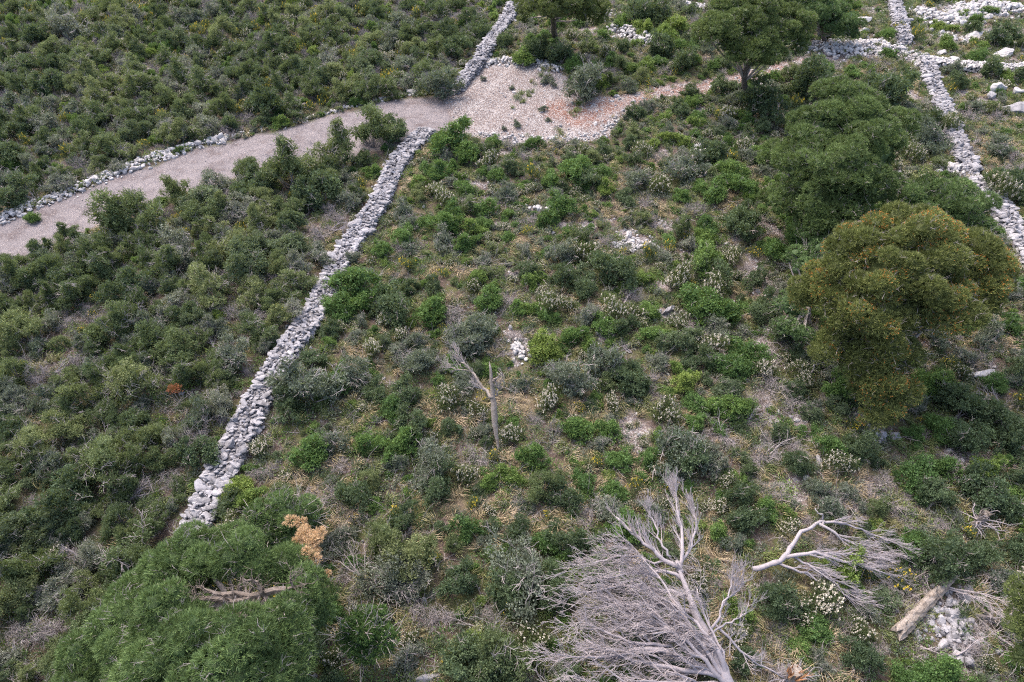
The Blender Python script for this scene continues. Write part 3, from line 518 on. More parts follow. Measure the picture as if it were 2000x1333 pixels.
# salient shrubs read off the photo: kind, px, py of the crown's middle, width px, tone
K = dict(J='juniper_shrub', O='oak_shrub', G='grey_leaved_shrub', M='mastic_shrub', H='heather_shrub', B='broom_shrub', D='dead_shrub')
HAND = '''J 250 745 95 1.;J 445 475 80 1.;J 410 565 85 .95;G 570 600 60 1.;J 60 865 80 .9;J 130 830 80 .9;J 480 560 60 .9;G 350 590 70 .9;J 300 660 80 .2;O 250 560 80 .2;H 100 1085 50 .5;H 225 880 36 .5;H 420 770 40 .5;H 590 470 30 .5;G 620 500 60 .6;H 95 500 30 .5;J 185 150 70 .95;J 330 260 60 .9;G 120 40 90 .7;O 60 60 60 .1;J 430 60 60 .95;H 560 120 30 .5;J 240 40 60 1.;G 640 110 60 .9;H 780 150 30 .5;H 350 190 26 .5;G 60 420 30 .4;O 510 190 80 .1;J 40 640 90 .8;O 380 880 80 .2;D 250 860 60 .5;D 470 880 50 .5;D 130 620 50 .5;D 540 540 40 .5;D 420 200 30 .5;D 650 180 30 .5;D 300 130 40 .5
J 720 245 100 .5;J 655 290 90 .7;O 770 250 60 .4;J 560 325 110 .6;O 620 360 90 .3;J 270 400 110 .5;J 480 330 60 .4;M 880 262 80 .4;M 910 290 60 .5;M 965 272 34 .4;M 1040 275 34 .3;M 1125 325 80 .4;O 1150 345 60 .5
G 1150 145 95 .2;G 1135 155 60 .3;O 1095 100 60 .4;O 1050 90 60 .3;O 985 75 40 .5;M 1020 105 50 .7;G 855 155 85 .1;O 940 58 46 .2;O 880 60 50 .4;G 780 40 60 .4;O 1590 145 100 .1;O 1500 190 90 .2;O 1745 165 100 .1;O 1700 160 50 .5;G 1820 255 85 .1;O 1805 235 60 .2
O 1455 430 85 .3;M 1380 500 80 .6;O 1400 515 80 .5;H 1318 545 60 .3;H 1400 562 62 .2;M 1390 590 95 .3;M 1430 600 60 .4;O 1205 515 90 .3;H 1150 490 60 .3;M 1455 680 75 .2;M 1440 715 70 .1;H 1495 715 50 .3;M 1340 745 58 1.;G 925 640 110 .3;G 905 670 80 .4;G 815 698 78 .3
G 600 745 130 .2;G 545 745 60 .5;O 560 790 70 .3;G 690 720 80 .3;M 655 740 70 .2;G 1115 735 100 .3;G 1180 700 90 .1;O 1210 720 60 .3;H 1072 775 58 .4;H 1196 780 38 .6;H 1300 800 60 .4;G 1330 865 120 .0;O 1345 890 90 .2;H 905 925 50 .5;G 850 900 100 .4;O 855 940 80 .3;H 1000 850 50 .3
M 1130 830 62 .5;M 1190 835 52 .4;M 1002 928 52 .7;M 1065 675 70 1.;M 1050 670 40 .8;O 1110 1060 72 .2;M 1060 1055 60 .1;O 1010 1040 60 .2;M 690 545 90 .3;M 650 590 70 .3;M 720 575 70 .5;O 760 590 90 .4;M 840 600 70 .4;H 747 625 36 .5;H 782 652 36 .5;G 810 660 50 .3;H 1065 590 50 .5;H 1100 595 40 .4
M 1060 610 40 .4;H 1200 605 60 .5;H 1240 612 46 .5;H 1325 625 46 .4;M 1180 630 56 .4;G 1150 610 56 .6;M 465 950 66 1.;M 485 975 60 .8;O 450 985 60 .6;H 450 1015 44 .7;J 560 1015 110 .3;J 800 1080 110 .9;G 760 1110 120 .5;G 800 1130 90 .7;O 900 1130 80 .2;G 1010 1110 150 .3;O 1000 1150 100 .4
O 1090 1150 90 .5;J 980 1290 120 .4;O 900 1290 120 .5;O 950 1320 110 .4;H 790 1250 40 .6;H 1040 1250 70 .7;J 1060 1290 40 .8;O 780 1010 60 .2;O 700 960 70 .2;M 720 860 60 .4;G 640 860 70 .3;M 600 880 80 .3;M 640 1180 60 .2;H 650 1285 50 .5;O 640 1320 60 .1
M 1100 1090 50 .2;M 1450 1190 60 .7;O 1530 1170 90 .2;H 1570 1190 60 .3;H 1690 1235 60 .4;O 1680 1275 80 .1;M 1850 1325 100 .3;M 1780 1325 70 .2;O 1850 1070 110 .3;G 1830 1080 90 .2;M 1800 1060 80 .2;O 1905 1080 80 .3;M 1790 925 85 .1;O 1830 960 80 .4;O 1930 950 100 .1;O 1960 985 80 .2
M 1620 868 60 .3;H 1640 905 56 .2;G 1600 955 60 .2;G 1650 960 50 .5;M 1820 745 80 .6;O 1880 770 90 .2;O 1940 800 90 .2;O 1900 850 90 .1;M 1850 830 70 .2;O 1970 850 80 .2;H 1880 725 40 .4;M 1945 745 50 .1;G 1590 250 50 .3;H 1560 720 40 .3;H 1575 745 40 .2;O 1560 690 40 .3
M 1270 890 50 .2;H 1290 920 40 .5;M 1215 895 60 .3;M 1200 960 55 .3;M 1145 940 50 .1;M 1150 965 40 .5;G 1400 910 50 .5;H 1420 940 36 .4;O 1450 960 60 .2;O 1460 1010 70 .2;M 1400 1040 50 .6;H 1540 1020 44 .5;M 1500 990 50 .4;G 1620 985 70 .1;O 1560 900 60 .3;J 1720 990 50 .5
M 1215 40 34 .6;O 1290 80 60 .2;O 1340 110 60 .2;M 1320 40 50 1.;M 1260 50 44 .9;M 1300 60 50 .8;O 1250 15 70 .2;O 1290 25 60 .3;G 1230 165 34 .3;M 1080 160 22 .3;O 1070 150 20 .4;O 1240 215 40 .3;O 1330 210 40 .3;M 1300 265 30 1.;M 1335 270 34 .9;O 1390 290 70 .3;G 1340 320 80 .3;M 1500 300 60 .6
M 1430 330 60 .6;M 1440 350 60 .4;G 1460 300 40 .3;H 1440 350 34 .7;M 1400 370 60 .3;G 1250 340 60 .3;H 1140 295 30 .6;M 1090 390 60 .2;G 990 370 50 .3;M 945 400 46 .4;M 870 430 60 .4;G 860 460 60 .4;G 785 405 50 .3;M 815 350 40 .7;M 855 330 50 .3;M 745 480 44 .3;G 690 500 40 .3;M 910 470 50 .3
H 905 470 30 .4;M 935 535 40 .7;M 1035 545 40 .7;M 955 580 60 .3;O 1100 530 60 .3;M 1010 600 40 .5;G 1100 490 70 .3;O 1140 560 60 .3;M 1255 540 40 .7;M 1270 600 46 .6;G 1290 700 50 .4;O 1240 740 70 .3;D 1270 730 70 .5;D 1310 780 60 .5;D 990 575 60 .5;D 880 600 60 .5;D 1010 650 40 .5;D 1040 815 50 .5
D 1140 1000 70 .5;D 660 900 60 .5;D 640 960 80 .5;D 680 1000 60 .5;D 1520 740 80 .5;D 1560 780 70 .5;D 1470 770 70 .5;D 1430 850 70 .5;D 1500 880 80 .5;D 1640 980 60 .5;D 1700 950 60 .5;D 1620 1050 60 .5;D 1500 1150 60 .5;D 1660 1220 70 .5;D 1780 1200 50 .5;D 1720 1260 60 .5;D 1900 1260 70 .5;D 860 1200 80 .5
D 800 1180 80 .5;D 960 1200 70 .5;D 700 1150 60 .5;D 620 440 70 .5;D 650 410 60 .5;D 330 930 60 .5;D 280 940 50 .5;D 30 1230 80 .5;D 110 1080 50 .5;D 890 20 60 .5;D 930 15 50 .5;D 1900 210 60 .5;D 1950 215 50 .5;D 1920 690 60 .5;D 1960 790 60 .5;D 1900 285 40 .5;H 250 85 34 .5;H 1960 365 60 .2;H 1860 240 50 .4
H 1480 1000 36 .5;B 1478 490 34 .5;B 1310 945 40 .5;B 1400 225 30 .5;B 850 1090 50 .5;B 990 1180 50 .5;B 930 980 40 .5;B 1170 900 40 .5;B 1240 945 40 .5;B 770 1000 40 .5;B 1790 60 40 .5;B 1760 50 30 .5;B 960 890 36 .5;B 1890 1040 40 .5;B 870 1300 40 .5;B 690 1010 30 .5;M 910 1030 60 .1;G 830 870 60 .3;H 840 850 40 .4
M 985 250 14 .3;M 1010 240 20 .3;M 1060 210 18 .4;M 1000 170 14 .4;M 945 152 14 .8;M 1065 155 22 .3;M 1070 232 14 .5;O 1940 130 50 .3;O 1880 155 40 .2;G 1870 130 40 .3;O 1960 65 60 .2;M 1910 105 40 .3;O 1975 350 70 .1;G 1950 280 60 .2;O 1560 235 60 .2;O 1490 245 40 .2'''
for tok in HAND.replace('\n', ';').split(';'):
    k, px, py, w_, tn = tok.split(); px, py, w_ = float(px), float(py), float(w_)
    hh = w_*mpp(px, py)*.42; p = at(px, py, hh); s = w_*mpp(px, py, hh)/2/.98
    item(K[k], p[0], p[1], s, {'D': .9, 'H': 1.05, 'B': 1.1}.get(k, 1.), float(tn))
nhand = len(ITEMS)
def blocked(x, y, r):
    if inpoly(x, y, TRACK) or sdist(np.array(x), np.array(y), TRACK) < r*.5: return True
    if sdist(np.array(x), np.array(y), CLEAR) < r*.5: return True
    if np.hypot(KEEP[:, 0]-x, KEEP[:, 1]-y).min() < .45+r*.8: return True
    for P, hw, _ in WLW.values():
        if dline(np.array(x), np.array(y), P) < hw + r*.75 + .15: return True
    return False
KEEP = np.array([at(a, b)[:2] for a, b in ((1755,1240),(1775,1230),(1800,1200),(1830,1170),(1862,1140),(1850,1215),(1870,1255),(1840,1240),(1300,640),(1310,625),(1228,695),(1903,1040),(1945,215),(1985,240),(1683,62),(1642,76),(1608,90),(1590,98),(1720,1300),(720,1300),(730,1325),(700,1310),(1228,480),(1368,350),(1018,720),(1708,875),(1745,875),(975,905),(1925,755),(342,800),(1960,120),(1870,165),(1600,925),(1470,1130),(1560,1110),(1500,1130))])
class Occ:
    def __init__(s): s.c = {}
    def near(s, x, y, r, f):
        for i in range(int(x//2)-1, int(x//2)+2):
            for j in range(int(y//2)-1, int(y//2)+2):
                for a, b, q in s.c.get((i, j), ()):
                    if math.hypot(a-x, b-y) < f*(r+q): return True
        return False
    def add(s, x, y, r): s.c.setdefault((int(x//2), int(y//2)), []).append((x, y, r))
occ = Occ()
for it in ITEMS: occ.add(it['x'], it['y'], it['s'])
occf = [occ]
def fill(n, box, test, kinds, pr, rlo, rhi, f, tonef=None, szr=(.85, 1.2), seed=1):
    g = np.random.default_rng(seed); c = 0
    xs = g.uniform(box[0], box[1], n); ys = g.uniform(box[2], box[3], n); ok = test(xs, ys)
    for x, y in zip(xs[ok], ys[ok]):
        r = g.uniform(rlo, rhi)**1.; 
        if occ.near(x, y, r, f) or blocked(x, y, r) or (ell(np.array(x), np.array(y), pc) < 1.0 and g.random() < .8) or (seed in (4, 5) and proj((x, y, 0.))[1] < (330 if x > 20 else 0) and proj((x, y, 0.))[0] > 1560 and g.random() < .6) or (seed in (4, 5) and proj((x, y, 0.))[1] < 120 and x > 5 and g.random() < .4) or (seed in (3, 8) and wob(x*.55+3, y*.55) > (.42 if y < 45 else .62) and g.random() < .85): continue
        k = kinds[g.choice(len(kinds), p=pr)]; occ.add(x, y, r)
        item(k, x, y, r, g.uniform(*szr), None if tonef is None else tonef(x, y, g), g); c += 1
    return c
def inview(x, y, m=480, mb_=420):
    a, b, f = proj(np.stack([x, y, hz(x, y)], -1)); return (a > -m) & (a < 2000+m) & (b > -90) & (b < 1333+mb_)
inthick = lambda x, y: (inpoly(x, y, THK_UP) | inpoly(x, y, THK_LO)) & inview(x, y)
infield = lambda x, y: ~(inpoly(x, y, THK_UP) | inpoly(x, y, THK_LO)) & inview(x, y)
BOX = (-58, 62, 4, 84)
tn_ = lambda x, y, g: np.clip(g.uniform(-.1, 1.1)*.75+.12+.18*math.sin(x*.3+y*.2), 0, 1)
n1 = fill(1500, BOX, inthick, ['juniper_shrub', 'oak_shrub', 'grey_leaved_shrub'], [.6, .2, .2], 1.0, 1.35, .62, tn_, (.8, 1.05), 8)
n1 += fill(40000, BOX, inthick, ['juniper_shrub', 'oak_shrub', 'grey_leaved_shrub', 'dead_shrub'], [.54, .17, .22, .07], .36, .92, .52, tn_, (.85, 1.4), 3)
n2 = fill(9000, BOX, infield, ['mastic_shrub', 'oak_shrub', 'grey_leaved_shrub', 'juniper_shrub', 'heather_shrub', 'dead_shrub', 'broom_shrub'], [.33, .14, .17, .12, .07, .12, .05], .3, .9, .62, None, (.75, 1.15), 4)
indead = lambda x, y: infield(x, y) & (lambda a: (a[0] > 1380) & (a[1] > 640))(proj(np.stack([x, y, hz(x, y)], -1)))
n4 = fill(6000, BOX, indead, ['dead_shrub', 'grey_leaved_shrub', 'oak_shrub'], [.6, .2, .2], .4, .8, .5, None, (.7, 1.), 6)
n3 = fill(26000, BOX, infield, ['mastic_shrub', 'oak_shrub', 'grey_leaved_shrub', 'dead_shrub', 'heather_shrub'], [.38, .18, .2, .18, .06], .18, .4, .66, None, (.7, 1.), 5)
print('shrubs hand, thicket, field, small:', nhand, n1, n2, n3)

# ------------------------------------------------------------------ individuals with labels, the rest as masses
LM = [(960,790,'the bleached standing snag'),(1302,607,'the slanting grey slab'),(1610,1080,'the fallen silver branch'),(1300,1200,'the silver fallen tree'),(1808,1180,'the bleached log'),
 (1903,1000,'the splintered stump'),(1740,640,'the orange-tinged pine'),(1600,440,'the round green pine'),(1462,190,'the umbrella pine trunk'),(1083,65,'the dark-trunked top pine'),
 (1240,475,'the bright stone patch'),(1370,315,'the short upright stone heap'),(605,1065,'the tan dead sprays'),(720,1240,'the round bush by the bottom edge'),(342,760,'the rust-red sprig'),
 (252,95,'the pale-flowered bush above the track'),(1960,190,'the split boulder'),(1150,230,'the red-earth clearing'),(1018,690,'the white pile by the snag'),(820,265,'the track end of the long wall'),
 (600,640,'the middle of the long wall'),(385,1010,'the low end of the long wall'),(900,160,'the clearing end of the upper wall'),(20,440,'the left end of the track'),(420,290,'the middle of the track'),
 (0,0,'the upper left corner'),(0,1333,'the lower left corner'),(0,800,'the left edge at mid height'),(1800,130,'the wall corner at upper right'),(2000,1333,'the lower right corner'),(500,80,'the middle of the upper thicket'),
 (200,560,'the upper part of the lower thicket'),(400,500,'the thicket by the wall bend'),(1230,665,'the antler-like root'),(1000,1333,'the middle of the bottom edge'),(700,60,'the grey rock in the upper thicket'),
 (2000,0,'the upper right corner'),(2000,700,'the right edge at mid height'),(1600,905,'the pale upright rock'),(220,690,'the gap boulder in the lower thicket'),(850,520,'the grassy ledge below the wall'),(1480,800,'the lone pale stone')]
LMW = np.array([at(a, b)[:2] for a, b, _ in LM])
ORD = ['', 'second ', 'third ', 'fourth ', 'fifth ', 'sixth ', 'seventh ', 'eighth ', 'ninth ', 'tenth ', 'eleventh ', 'twelfth ', 'thirteenth ', 'fourteenth ', 'fifteenth ', 'sixteenth ', 'seventeenth ', 'eighteenth ', 'nineteenth ', 'twentieth ']+[f'{w}-{u} ' for w, us in (('twenty', 9), ('thirty', 9)) for u in ('first', 'second', 'third', 'fourth', 'fifth', 'sixth', 'seventh', 'eighth', 'ninth')]
for it in ITEMS:
    z = float(hz(it['x'], it['y'])); a, b, f = proj((it['x'], it['y'], z+.5*it['s'])); it['z'] = z; it['px'] = a; it['py'] = b; it['w'] = it['s']*1.96*FPX/f
    it['vis'] = -it['w']*.3 < a < 2000+it['w']*.3 and -it['w']*.3 < b < 1333+it['w']*.3
    it['lod'] = 2 if it['w'] > 62 else 1
rest = [it for it in ITEMS if not it['vis']]; indiv = []
for k in PR:
    L_ = sorted([it for it in ITEMS if it['k'] == k and it['vis']], key=lambda q: -q['w']); indiv += L_[:295]; rest += L_[295:]
cl = {}
for it in indiv:
    d = np.hypot(LMW[:, 0]-it['x'], LMW[:, 1]-it['y']); j = int(np.argmin(d)); s = it['s']
    it['size'] = 'small' if s < .55 else ('large' if s > 1.0 else 'medium'); it['tw'] = INFO[it['k']][1][min(2, int(it['t']*3))]
    key = (it['k'], it['size'], it['tw'], j); cl.setdefault(key, []).append((d[j], it))
for key, L_ in cl.items():
    L_.sort(key=lambda q: q[0])
    for n_, (_, it) in enumerate(L_): it['label'] = f"{it['size']} {it['tw']} {INFO[it['k']][2]}, {ORD[min(n_, 37)]}closest to {LM[key[3]][2]}"
for it in indiv:
    pr = PR[it['k']][it['v']]; cat, _, _, grp = INFO[it['k']]; u_ = rng.uniform(.82, 1.22); rot = (rng.normal(0, .13), rng.normal(0, .13), it['r']); scl = (it['s']*u_, it['s']/u_, it['s']*it['sz'])
    loc = (it['x'], it['y'], it['z']-.03)
    parts = [p for p in ('foliage', 'blossom', 'stems') if p in pr] if (it['lod'] == 2 or 'blossom' in pr) else []
    if parts:
        e = link(it['k'], None, None, loc, rot, scl); tag(e, it['label'], cat, grp)
        for p in parts: link(p, pr[p], e)['tone'] = it['t']
    else: tag(link(it['k'], pr['full'], None, loc, rot, scl), it['label'], cat, grp, tone=it['t'])

def scatter(name, meshes, P, S, Rz, idx, tone, kind='stuff', label=None, cat=None, tilt=None):
    """one object: its own points carry instances of a few small meshes"""
    me = bpy.data.meshes.new(name+'_points'); n = len(P); me.vertices.add(n); me.vertices.foreach_set('co', np.asarray(P, np.float32).ravel())
    S = np.asarray(S, np.float32); S = S if S.ndim == 2 else np.repeat(S[:, None], 3, 1); rot = np.zeros((n, 3), np.float32); rot[:, 2] = Rz
    if tilt is not None: rot[:, :2] = tilt
    for nm, ty, arr, key in (('p_rot', 'FLOAT_VECTOR', rot, 'vector'), ('p_scl', 'FLOAT_VECTOR', S, 'vector'), ('p_idx', 'INT', np.asarray(idx, np.int32), 'value'), ('tone', 'FLOAT', np.asarray(tone, np.float32), 'value')):
        a = me.attributes.new(nm, ty, 'POINT'); a.data.foreach_set(key, arr.ravel())
    o = link(name, me); ng = bpy.data.node_groups.new(name+'_scatter', 'GeometryNodeTree')
    ng.interface.new_socket('Geometry', in_out='INPUT', socket_type='NodeSocketGeometry'); ng.interface.new_socket('Geometry', in_out='OUTPUT', socket_type='NodeSocketGeometry')
    gi = ng.nodes.new('NodeGroupInput'); go = ng.nodes.new('NodeGroupOutput'); ip = ng.nodes.new('GeometryNodeInstanceOnPoints'); jn = ng.nodes.new('GeometryNodeJoinGeometry')
    for m_ in meshes:
        src = bpy.data.objects.new(m_.name+'_source', m_); oi = ng.nodes.new('GeometryNodeObjectInfo'); oi.inputs[0].default_value = src; oi.inputs['As Instance'].default_value = True
        ng.links.new(oi.outputs['Geometry'], jn.inputs[0])
    ng.links.new(gi.outputs[0], ip.inputs['Points']); ng.links.new(jn.outputs[0], ip.inputs['Instance']); ip.inputs['Pick Instance'].default_value = True
    for nm, ty, so_ in (('p_rot', 'FLOAT_VECTOR', 'Rotation'), ('p_scl', 'FLOAT_VECTOR', 'Scale'), ('p_idx', 'INT', 'Instance Index')):
        a = ng.nodes.new('GeometryNodeInputNamedAttribute'); a.data_type = ty; a.inputs[0].default_value = nm
        if so_ == 'Rotation':
            e2 = ng.nodes.new('FunctionNodeEulerToRotation'); ng.links.new(a.outputs[0], e2.inputs[0]); ng.links.new(e2.outputs[0], ip.inputs[so_])
        else: ng.links.new(a.outputs[0], ip.inputs[so_])
    ng.links.new(ip.outputs[0], go.inputs[0]); md = o.modifiers.new('scatter', 'NODES'); md.node_group = ng
    return tag(o, label, cat, kind=kind)
order = [(k, i) for k in PR for i in range(len(PR[k]))]; oidx = {q: i for i, q in enumerate(order)}
for nm, lab, sel in (('maquis_thicket', 'dense evergreen maquis thicket covering the slope above and below the track', lambda q: bool(inthick(np.array([q['x']]), np.array([q['y']]))[0])),
                     ('low_scrub', 'small low scrub plants filling the open slope between the bushes', None)):
    A = [q for q in rest if (sel(q) if sel else not bool(inthick(np.array([q['x']]), np.array([q['y']]))[0]))]
    if A: scatter(nm, [PR[k][i]['full'] for k, i in order], [(q['x'], q['y'], q['z']-.03) for q in A], [(q['s']*(1+.2*math.sin(q['r']*7)), q['s']*(1-.2*math.sin(q['r']*7)), q['s']*q['sz']) for q in A], [q['r'] for q in A], [oidx[(q['k'], q['v'])] for q in A], [q['t'] for q in A], tilt=rng.normal(0, .13, (len(A), 2)), label=lab, cat='scrub')
print('individual', len(indiv), 'mass', len(rest))

# ------------------------------------------------------------------ ground cover: grass, herbs, twig litter, loose stones
def grasstuft(seed, n=46, L=.46, spread=.6, w_=.018):
    g = np.random.default_rng(seed); mb = MB(); d = unit(np.stack([g.normal(0, spread, n)+.25, g.normal(0, spread, n), np.ones(n)], -1)); P = np.stack([g.normal(0, .07, n), g.normal(0, .07, n), np.zeros(n)], -1)
    l = L*g.uniform(.5, 1.2, n); S = unit(np.cross(d, rdirs(n, g)))*w_/2; m = P+d*l[:, None]*.6; e = P+unit(d+np.array([.4, 0, -.35]))*l[:, None]
    V = np.stack([P-S, P+S, m+S*.8, m-S*.8, e], 1).reshape(-1, 3); i = np.arange(n)*5; t = g.uniform(.2, .9, n)
    mb.add(V, np.stack([i, i+1, i+2, i+3], -1), 0, t); k0 = mb.n-len(V); mb.f.append((np.stack([i+3, i+2, i+4], -1)+k0, 0, t.astype(np.float32))); return mb.mesh('grass_tuft', [M['straw']])
def herb(seed, matn):
    g = np.random.default_rng(seed); mb = MB(); n = 90; d = rdirs(n, g); d[:, 2] = np.abs(d[:, 2])+.2; d = unit(d); P = d*g.uniform(.03, .26, n)[:, None]
    leaves(mb, P, unit(d+.6*rdirs(n, g)), .07, .035, 0, g.uniform(.2, .9, n), g); return mb.mesh('herb', [M[matn]])
def twigs(seed):
    g = np.random.default_rng(seed); mb = MB(); n = 13; P0 = g.normal(0, .2, (n, 3))*np.array([1, 1, .1])+np.array([0, 0, .03]); d = rdirs(n, g)*np.array([1, 1, .25])+np.array([0, 0, .06])
    P, Rr = spray(P0, unit(d), g.uniform(.3, .9, n), .010, 5, g, .2); tubes(mb, P, Rr, 3, 0, g.uniform(.1, 1, n)); P1, R1 = spray(*children(P, Rr, 3, g, .9, .2, .16, rr=.7), 3, g, .2); tubes(mb, P1, R1, 3, 0, g.uniform(.1, 1, len(P1)))
    return mb.mesh('twigs', [M['dead']])
def pts(n, seed, box=BOX):
    g = np.random.default_rng(seed); x = g.uniform(box[0], box[1], n); y = box[2]+(box[3]-box[2])*g.uniform(0, 1, n)**1.25; k = inview(x, y, 420, 300); return x[k], y[k], g
def offpath(x, y, clear=True):
    k = sdist(x, y, TRACK) > .15
    if clear: k &= (sdist(x, y, CLEAR) > .1) | ((x > at(1225, 185)[0]) & (wob(x*1.5, y*1.5+2, 1) > .4)) | ((wob(x*.9+2, y*.9, 1) > .5) & (x > at(960, 200)[0]))
    for P, hw, _ in WLW.values(): k &= dline(x, y, P) > hw+.15
    return k
x, y, g = pts(52000, 21); es = ell(x, y, STRAW); th = inpoly(x, y, THK_UP) | inpoly(x, y, THK_LO)
pk = np.where(es < 1.25, .95, .45)*np.where(th, .35, 1)*np.where(ell(x, y, pc) < 1.1, .15, 1); k = (g.random(len(x)) < pk) & offpath(x, y); x, y, es = x[k], y[k], es[k]; n = len(x)
gt = [grasstuft(300+i, spread=.35+.15*i) for i in range(4)]; green = np.clip(.5+wob(x*.3, y*.3, 1.1), 0, 1); tone = np.where(es < 1.2, g.uniform(.45, 1, n), g.uniform(0, .8, n)*green+.1)
gp = np.array([at(a, b)[:2] for a, b in ((1290,130),(1240,150),(1200,125),(1330,150))]); tone = np.where(np.min([np.hypot(x-a, y-b) for a, b in gp], 0) < 2.5, g.uniform(0, .25, n), tone)
scatter('dry_grass', gt, np.stack([x, y, hz(x, y)], -1), g.uniform(.6, 1.3, n), g.normal(0, .7, n)+np.where(g.random(n) < .3, 3, 0), g.integers(0, 4, n), tone, label='straw-coloured and green grass tufts growing between the shrubs', cat='grass')
x, y, g = pts(76000, 22); th = inpoly(x, y, THK_UP) | inpoly(x, y, THK_LO); k = (g.random(len(x)) < np.where(th, .5, .6)*np.where(ell(x, y, pc) < 1, .3, 1)) & offpath(x, y); x, y = x[k], y[k]; n = len(x)
scatter('herb_cover', [herb(320, 'mastic'), herb(321, 'juniper'), herb(322, 'grey'), herb(323, 'oak')], np.stack([x, y, hz(x, y)], -1), g.uniform(.6, 1.7, n), g.uniform(0, 6, n), g.integers(0, 4, n), g.uniform(0, 1, n), label='low leafy herbs carpeting the soil under the shrubs', cat='ground cover')
x, y, g = pts(16000, 23); k = (g.random(len(x)) < .45+.5*np.clip(wob(x*.35+4, y*.35, 1.), 0, 1)) & offpath(x, y); x, y = x[k], y[k]; n = len(x)
scatter('twig_litter', [twigs(340+i) for i in range(5)], np.stack([x, y, hz(x, y)], -1), g.uniform(.6, 1.5, n), g.uniform(0, 6, n), g.integers(0, 5, n), g.uniform(0, 1, n), label='grey dead twigs littering the ground', cat='twigs')
# loose stones
x, y, g = pts(150000, 24); ep = ell(x, y, pc)-wob(x*1.7, y*1.7, .6); scd = sdist(x, y, CLEAR); trd = sdist(x, y, TRACK); ec = dline(x, y, CLEAR, True)
pk = .02*np.ones(len(x)); pk = np.where(inpoly(x, y, THK_UP) | inpoly(x, y, THK_LO), .008, pk); pk = np.where(ep < 1.3, .5, pk); pk = np.where(scd < .1, .2+.7*np.exp(-ec/.8), pk); pk = np.where((trd < 0) & (scd > 0), .012+.16*np.exp(trd/.22), pk)
for P, hw, _ in WLW.values():
    dw = dline(x, y, P); pk = np.where((dw < hw+1.3) & (dw > hw*.9), np.maximum(pk, .22*np.exp(-(dw-hw)/.5)), pk)
pk = np.where((ell(x, y, STRAW) > .8)&(pk<.03)&(wob(x*.5,y*.5+3,1)>.25), pk*3, pk)
ax_, ay_, _ = proj(np.stack([x, y, hz(x, y)], -1)); pk = np.where((ax_ > 1600) & (ay_ < 330) & (wob(x*.6, y*.6+1, 1) > -.1), np.maximum(pk, .20), pk); pk = np.where((ax_ > 1150) & (ay_ < 120) & (wob(x*.6, y*.6+1, 1) > .2), np.maximum(pk, .12), pk)
k = g.random(len(x)) < pk; x, y = x[k], y[k]; n = len(x)
rockm = []
for i in range(6):
    mb = MB(); V, F = rockverts(1 if i < 3 else 2, 400+i, 7); mb.add(V, F, 0, (i+.5)/6); rockm.append(mb.mesh('stone', [M['rockw' if i % 2 else 'rock']]))
sz = np.clip(g.lognormal(-2.8, .5, n), .02, .24); sz = np.where(trd[k] < 0, np.minimum(sz, .06), sz)
scatter('loose_rubble', rockm, np.stack([x, y, hz(x, y)+sz*.1], -1), sz, g.uniform(0, 6, n), g.integers(0, 6, n), g.uniform(0, 1, n), label='loose white limestone pieces strewn over the soil and the clearing', cat='rubble', tilt=g.normal(0, .4, (n, 2)))
print('stones', n)

